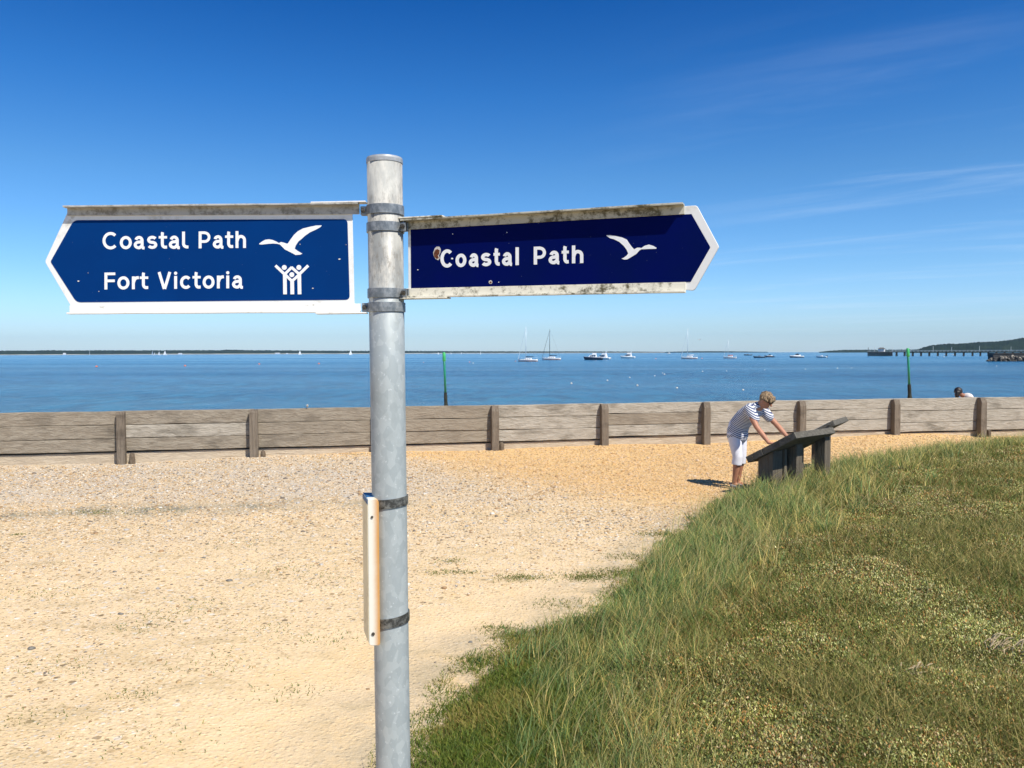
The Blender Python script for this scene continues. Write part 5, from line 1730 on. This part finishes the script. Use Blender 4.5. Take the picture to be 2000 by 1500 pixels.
# ------------------------------------------------------------------ buoys
def buoy_master(kind):
    t = empty('mooring_buoy')
    bm = bmesh.new(); ball(bm, (0, 0, .06), (.5, .5, .44), None, 20, 14)
    obj('float', bm, M[{'o': 'orange', 'w': 'buoy_white', 'p': 'buoy_pink'}[kind]], t, True)
    bm = bmesh.new(); tube(bm, [(0, 0, -.1), (0, 0, .02)], [.52, .515], 20); obj('weed_band', bm, M['buoy_band'], t, True)
    bm = bmesh.new()
    tube(bm, [(0.12 * math.cos(a), 0, .55 + .12 * math.sin(a)) for a in [k_ * .7 for k_ in range(10)]], .03, 6); obj('ring', bm, M['band'], t, True)
    return t
masters = {}
buoys = [('o', 188, 716.5, 4.6, 'orange buoy nearest the left edge'), ('o', 361, 715.0, 4.2, 'orange buoy above the left finger sign gap, second from the left edge'),
         ('o', 506, 711.5, 3.6, 'orange buoy below the wooded shore, third from the left edge'), ('o', 622.5, 710.8, 3.8, 'orange buoy closest to the signpost pole on its left'),
         ('p', 917, 707.6, 2.6, 'small pinkish buoy touching a white one right of the green marker'), ('w', 924, 709.6, 3.2, 'white buoy of the touching pair right of the green marker'),
         ('p', 827, 708.0, 1.8, 'faint pinkish buoy between signpost pole and green marker'),
         ('w', 1116, 749.2, 5.2, 'white buoy below the dark launch, leftmost of the near ones'), ('w', 1186.5, 743.2, 3.8, 'white buoy under the flybridge cruiser'), ('w', 1230, 737.6, 3.6, 'small white buoy under the low cabin cruiser'),
         ('w', 1245, 753.2, 5.2, 'bright white buoy below and right of the low cabin cruiser'), ('w', 1279, 734.4, 3.2, 'small white buoy left of a touching pair'), ('w', 1294.5, 728.8, 2.6, 'upper small buoy of the touching white pair'),
         ('w', 1298, 731.4, 3.8, 'lower buoy of the touching white pair'), ('w', 1322.5, 758.2, 5.4, 'white buoy close above the wall, left of the woman'), ('w', 1372.5, 725.8, 3.2, 'small white buoy right of the slim-masted yacht'),
         ('w', 1419.5, 724.8, 2.6, 'small white buoy under the short-masted yacht'), ('w', 1452, 762.2, 5.2, 'white buoy just left of the woman and closest to her head'), ('w', 1494, 722.8, 2.6, 'small white buoy under the dark speedboat'),
         ('w', 1573.5, 721.2, 2.6, 'small white buoy under the striped speedboat'), ('w', 1636, 719.6, 3.4, 'white buoy midway between small open boat and leaning marker'), ('w', 1664, 719.2, 2.4, 'tiny white buoy nearer the leaning marker post'),
         ('p', 1281, 701.0, 2.6, 'pinkish mooring buoy right of the low cabin cruiser'), ('p', 1371, 700.4, 2.6, 'pinkish buoy at the stern of the slim-masted yacht'), ('w', 1947, 715.2, 2.6, 'tiny white buoy below the rock breakwater'),
         ('o', 1007, 705.8, 2.4, 'orange buoy at the bow of the leftmost large yacht'), ('w', 1844, 697.4, 2.8, 'pale buoy in front of the pier piles')]
for kind, a, b, wpx, lab in buoys:
    if kind not in masters:
        o = masters[kind] = buoy_master(kind)
    else:
        o = copy_tree(masters[kind])
    d = dist_for(a, b)
    p = at_y(a, hor(a), d); s_ = wpx * (.82 if kind == 'w' else 1.0) * d / FPX
    o.location = (p.x, p.y, -1.5); o.scale = (s_, s_, s_)
    tag(o, lab, 'buoy', {'o': 'orange mooring buoys', 'w': 'white mooring buoys', 'p': 'pinkish mooring buoys'}[kind])

# gulls: one on the wall, one flying
def gull(loc, s, flying, label, rz):
    t = empty('gull', loc, rz); tag(t, label, 'gull')
    bm = bmesh.new()
    limb(bm, [(-.16, 0, .11), (0, 0, .12), (.10, 0, .15), (.13, 0, .20)], [(.02, .015), (.055, .05), (.04, .04), (.025, .025)], 12)
    ball(bm, (.14, 0, .225), (.034, .026, .028)); limb(bm, [(.165, 0, .222), (.20, 0, .212)], [.008, .003], 6)
    if not flying:
        for q in (-.02, .02): limb(bm, [(0, q, .09), (0, q, 0)], [.006, .005], 6)
    remeshed('body', bm, .008, M['buoy_white'], t, 1)
    for q in (1, -1):
        bm = bmesh.new()
        if flying: pts_ = [(.04, q * .04, .14), (.06, q * .3, .24), (-.02, q * .62, .2)]
        else: pts_ = [(.06, q * .045, .15), (-.06, q * .05, .14), (-.2, q * .015, .12)]
        tube(bm, pts_, [(.07, .012), (.06, .01), (.01, .004)], 8, (1, 0, 0) if flying else (0, 0, 1))
        obj('wing', bm, M['gull_grey'], t, True)
    t.scale = (s, s, s)
wp = wall_pt(600)
gull((wp.x, wp.y, TOPZ), .75 * .42, False, 'tiny white gull perched on top of the wall left of the pole', R(-70))
bp = at_y(1366, 665, 140)
gull(tuple(bp), 1.0, True, 'dark speck of a gull flying right of the slim-masted yacht', R(20))

# ------------------------------------------------------------------ pier
def pier():
    Z0 = -1.5
    d0, d1 = 640.0, 560.0
    pa = at_y(1697, hor(1697), d0); pb = at_y(2080, hor(2080), d1)
    A = Vector((pa.x, pa.y, Z0)); B = Vector((pb.x, pb.y, Z0))
    t = empty('pier', A); tag(t, 'long timber pier on many piles with a pale railing, far right', 'pier')
    dv = (B - A); Lp = dv.length; u = dv.normalized(); nrm = Vector((u.y, -u.x, 0))
    rot = Matrix((u, -nrm, Vector((0, 0, 1)))).transposed()
    dk = 3.0
    def bx_(name, s0, s1, w, z0, z1, mat, off=0.0, bev=0):
        bm = bmesh.new(); box(bm, u * ((s0 + s1) / 2) + nrm * off + Vector((0, 0, (z0 + z1) / 2)), (s1 - s0, w, z1 - z0), rot)
        return obj(name, bm, mat, t, False, bev)
    bx_('deck', 17.2, Lp, 4, dk, dk + .3, M['pier_deck'])
    head = bx_('pier_head', 0, 17, 9, dk - .2, dk + .25, M['pier_deck'])
    x = 20.5
    while x < Lp:
        bm = bmesh.new()
        for q in (-1.5, 1.5):
            tube(bm, [u * x + nrm * q * 1.25 + Vector((0, 0, -1)), u * x + nrm * q + Vector((0, 0, dk - .005))], .42, 8)
        box(bm, u * x + Vector((0, 0, dk - .35)), (.3, 4.2, .35), rot)
        tube(bm, [u * x + nrm * 1.6 + Vector((0, 0, .6)), u * x - nrm * 1.6 + Vector((0, 0, dk - .6))], .12, 6)
        obj('pile', bm, M['pier_wood'], t)
        x += 5.1 if x > 70 else 5.8
    for i in range(9):
        bm = bmesh.new()
        for q in (-4, -1.3, 1.3, 4):
            tube(bm, [u * (.4 + 2.0 * i) + nrm * q + Vector((0, 0, -1)), u * (.4 + 2.0 * i) + nrm * q + Vector((0, 0, dk - .205))], .3, 8)
        tube(bm, [u * (.4 + 2 * i) + nrm * 4.1 + Vector((0, 0, .3)), u * (2.0 + 2 * i) + nrm * 4.1 + Vector((0, 0, dk - .4))], .2, 6)
        obj('pile', bm, M['pier_wood'], t)
    # fender planks round the head
    bx_('fender', -.3, 17.1, .25, .9, 1.15, M['pier_wood'], 4.45); bx_('fender', -.3, 17.1, .25, 2.2, 2.5, M['pier_wood'], 4.45)
    for off in (1.95, -1.95):
        bm = bmesh.new()
        box(bm, u * ((17 + Lp) / 2) + nrm * off + Vector((0, 0, dk + 1.25)), (Lp - 17, .14, .16), rot)
        box(bm, u * ((17 + Lp) / 2) + nrm * off + Vector((0, 0, dk + .75)), (Lp - 17, .10, .10), rot)
        xx = 17.5
        while xx < Lp:
            box(bm, u * xx + nrm * off + Vector((0, 0, dk + .75)), (.14, .12, 1.0), rot); xx += 2.6
        obj('railing', bm, M['pier_rail'], t)
    bm = bmesh.new()
    for s in (.3, 16.6):
        box(bm, u * s + Vector((0, 0, dk + .8)), (.12, 8.6, .1), rot)
    box(bm, u * 8.5 + nrm * 4.3 + Vector((0, 0, dk + 1.1)), (16.6, .12, .12), rot)
    for k_ in range(9): box(bm, u * (.3 + 2.03 * k_) + nrm * 4.3 + Vector((0, 0, dk + .7)), (.12, .12, .9), rot)
    obj('railing', bm, M['pier_rail'], head)
    # shelter and mast on the head
    bm = bmesh.new(); box(bm, u * 9.5 + Vector((0, 0, dk + 1.45)), (4.4, 3.4, 2.3), rot)
    sh = obj('shelter', bm, M['pier_rail'], head, False, .05)
    bm = bmesh.new()
    c = u * 9.5 + Vector((0, 0, dk + 2.6))
    v = [c + rot @ Vector(p) for p in ((-2.6, -2.1, 0), (2.6, -2.1, 0), (2.6, 2.1, 0), (-2.6, 2.1, 0))]
    w = [c + rot @ Vector(p) for p in ((-1.4, -.1, 1.1), (1.4, -.1, 1.1), (1.4, .1, 1.1), (-1.4, .1, 1.1))]
    loft(bm, [v, w]); obj('shelter_roof', bm, M['pier_deck'], head)
    bm = bmesh.new(); tube(bm, [u * .5 + nrm * 4 + Vector((0, 0, 0)), u * .5 + nrm * 4 + Vector((0, 0, dk + 3.8))], .16, 8); obj('corner_post', bm, M['pier_wood'], t)
    bm = bmesh.new(); tube(bm, [u * 4.2 + Vector((0, 0, dk)), u * 4.2 + Vector((0, 0, dk + 4.4))], .12, 8); obj('flagpole', bm, M['pier_rail'], head)
    for pxl_ in (1750, 1789, 1835, 1872, 1926, 1985):
        s = (pxl_ - 1697) / (2080 - 1697); s = s * d0 / (d1 + (d0 - d1) * (1 - s)) if False else s
        tt = s * Lp
        bm = bmesh.new(); hh_ = 4.2 if pxl_ in (1835, 1926) else 3.6
        tube(bm, [u * tt + nrm * 1.8 + Vector((0, 0, dk + .3)), u * tt + nrm * 1.8 + Vector((0, 0, dk + hh_))], [.13, .10], 8)
        box(bm, u * tt + nrm * 1.6 + Vector((0, 0, dk + hh_)), (.3, .7, .18), rot)
        obj('lamp_post', bm, M['pier_rail'], t)
pier()
# small white boats behind the pier
for i, (a, b, w_, lab) in enumerate(((1846, 693.2, 5, 'tiny white boat behind the pier piles, leftmost of three'), (1861, 693.2, 4, 'tiny white boat behind the pier piles, middle of three'), (1931, 692.6, 6, 'tiny white boat behind the pier next to the breakwater'))):
    motorboat(a - w_ / 2, a + w_ / 2, b, lab, 'hull_white', 'cruiser', R(170))

# ------------------------------------------------------------------ rock breakwater
def breakwater():
    d = 270.0
    p0 = at_y(1931, hor(1931), d)
    t = empty('rock_breakwater', (p0.x, p0.y, -1.5)); tag(t, 'dark stone breakwater with pale boulders at the right edge', 'breakwater')
    bm = bmesh.new()
    box(bm, (17, 4, 1.0), (28, 3, 3.0)); obj('wall', bm, M['wall_dark'], t, False, .1)
    bm = bmesh.new(); box(bm, (17.2, 4, 2.66), (28, 3.4, .3)); obj('coping', bm, M['pier_wood'], t, False, .05)
    rr = random.Random(3)
    for kind in (0, 1):
        bm = bmesh.new()
        for k_ in range(110 if kind == 0 else 46):
            x = rr.uniform(0, 30); row = rr.uniform(0, 1)
            if kind == 1: row = rr.uniform(.45, .95)
            c = Vector((x - .8 + 1.5 * row, 2.3 - 3.4 * (1 - row), -.3 + (1.9 if x > 3 else .7 + .4 * x) * row)); r = rr.uniform(.4, .8)
            m = Matrix.Translation(c) @ Euler((rr.random() * 6, rr.random() * 6, rr.random() * 6)).to_matrix().to_4x4() @ Matrix.Diagonal((r, r * .8, r * .6, 1))
            b2 = bmesh.ops.create_icosphere(bm, subdivisions=1, radius=1, matrix=m)
            for v in b2['verts']: v.co += Vector((rr.uniform(-.1, .1), rr.uniform(-.1, .1), rr.uniform(-.1, .1)))
        o = obj('boulders', bm, M['rock_pale'] if kind else M['rock_dark'], t); o['kind'] = 'stuff'
breakwater()

# ------------------------------------------------------------------ far shore and hill
def ridge(name, cols_px, d_fun, depth, mat, kind, label=None, cat=None, rough=2.0, step_px=3.0, zbase=-2.0, jag=1.0, seed=1):
    """land mass whose skyline passes through (px,height above horizon px); real depth behind it"""
    xs_p = np.arange(cols_px[0][0], cols_px[-1][0] + .1, step_px)
    hp = np.interp(xs_p, [c[0] for c in cols_px], [c[1] for c in cols_px])
    rows = [(0, 0.02), (.04, .55), (.12, .85), (.3, 1.0), (.6, .97), (1, .5)]
    V = []; rr = np.random.default_rng(seed)
    for f, hh in rows:
        for i, pxx in enumerate(xs_p):
            d = d_fun(pxx)
            dd = d + f * depth
            p = at_y(pxx, hor(pxx), d)
            x = p.x * (dd / d)
            H = hp[i] * d / FPX + 3.4 - 1.5 * 0
            z = zbase + max(H, .5) * hh + (jag * (rr.random() - .5) * 2 * (hh > .3) * min(1, hp[i] / 3))
            z = max(z, -1.9 if f == 0 else -1.2)
            V.append((x, dd, z))
    n_ = len(xs_p); F = []
    for j in range(len(rows) - 1):
        for i in range(n_ - 1):
            F.append((j * n_ + i, j * n_ + i + 1, (j + 1) * n_ + i + 1, (j + 1) * n_ + i))
    me = np_mesh(name, np.array(V), np.array(F))
    o = link_mesh(name, me, mat, None, False)
    tag(o, label, cat, None, kind)
    return o
# far wooded shore, left to centre
prof = [(-400, 7.5), (-200, 7.5), (0, 7.6), (20, 8.0), (60, 7.8), (100, 8.4), (150, 7.7), (220, 8.0), (300, 7.3), (330, 7.8), (380, 7.6), (430, 7.4), (445, 8.6), (480, 7.4), (560, 6.6), (650, 5.6), (760, 4.8), (850, 4.4), (950, 3.6), (1050, 3.0), (1150, 2.8), (1230, 2.2), (1290, 1.4), (1310, 0.8)]
dl = lambda px: 3400 + max(0, px) * 1.5
ridge('far_woodland', [(a, b - .3) for a, b in prof], dl, 500, M['wood_far'], 'stuff', 'long dark band of woodland on the far shore left of the yachts', 'woodland', jag=1.6, step_px=1.6, seed=4)
ridge('shoreline', [(-400, .1), (300, .1), (305, .5), (1300, .1)], lambda px: dl(px) - 40, 60, M['far_sand'], 'structure', jag=.1, step_px=6, seed=5, zbase=-2.6)
prof2 = [(1300, 1.0), (1360, 2.4), (1420, 2.0), (1470, 1.0), (1500, .4)]
ridge('far_headland', prof2, lambda px: 6000, 600, M['wood_far'], 'structure', jag=.8, step_px=2.5, seed=6)
prof3 = [(1600, .2), (1622, 2.6), (1650, 4.0), (1700, 4.2), (1740, 4.0), (1800, 4.6), (1850, 4.6), (2200, 4.6)]
ridge('low_coast', prof3, lambda px: 3300, 300, M['wood_far'], 'structure', jag=1.2, step_px=1.6, seed=7)
prof4 = [(1770, .3), (1785, 2.5), (1800, 8), (1815, 13), (1835, 15.5), (1855, 18), (1862, 16.8), (1885, 18), (1910, 20.5), (1945, 21.5), (1965, 24), (1985, 27), (2000, 30), (2050, 36), (2120, 44), (2300, 60), (2500, 62)]
ridge('hill', prof4, lambda px: 1900, 700, M['wood_far'], 'structure', jag=1.5, step_px=1.3, seed=8)
# pale buildings on the far shore
def far_house(px, wpx, hpx, label):
    d = dl(px) - 60
    p = at_y(px, hor(px), d); w = wpx * d / FPX; h_ = hpx * d / FPX
    t = empty('far_house', (p.x, p.y, -1.6)); tag(t, label, 'house', 'pale houses on the far shore')
    bm = bmesh.new(); box(bm, (0, 0, h_ * .35), (w, w * .5, h_ * .7)); obj('walls', bm, M['far_white'], t)
    bm = bmesh.new()
    v = [Vector((-w * .54, -w * .29, h_ * .7)), Vector((w * .54, -w * .29, h_ * .7)), Vector((w * .54, w * .29, h_ * .7)), Vector((-w * .54, w * .29, h_ * .7))]
    q = [Vector((-w * .4, -.2, h_)), Vector((w * .4, -.2, h_)), Vector((w * .4, .2, h_)), Vector((-w * .4, .2, h_))]
    loft(bm, [v, q]); obj('roof', bm, M['far_white'], t)
far_house(126, 5, 3.6, 'pale house on the far shore near the left edge')
far_house(352, 7, 2.6, 'low pale building on the far shore right of the four sails')
far_house(542, 9, 2.6, 'widest pale building on the far shore under the right end of the left sign')
far_house(561, 4, 1.8, 'small pale building beside the widest one on the far shore')

# ------------------------------------------------------------------ haze
bm = bmesh.new()
box(bm, (0, 4700, 100), (18600, 9700, 220))
hz = obj('haze', bm)
hm = bpy.data.materials.new('haze_air'); hm.use_nodes = True
nt = hm.node_tree; nt.nodes.clear()
ho = nt.nodes.new('ShaderNodeOutputMaterial'); hv = nt.nodes.new('ShaderNodeVolumePrincipled')
hv.inputs['Color'].default_value = (.55, .80, 1.0, 1)
hv.inputs['Density'].default_value = 5.5e-5
hv.inputs['Anisotropy'].default_value = .2
nt.links.new(hv.outputs[0], ho.inputs['Volume'])
hz.data.materials.append(hm)
tag(hz, 'thin blue haze in the air over the sea', 'haze', None, 'stuff')
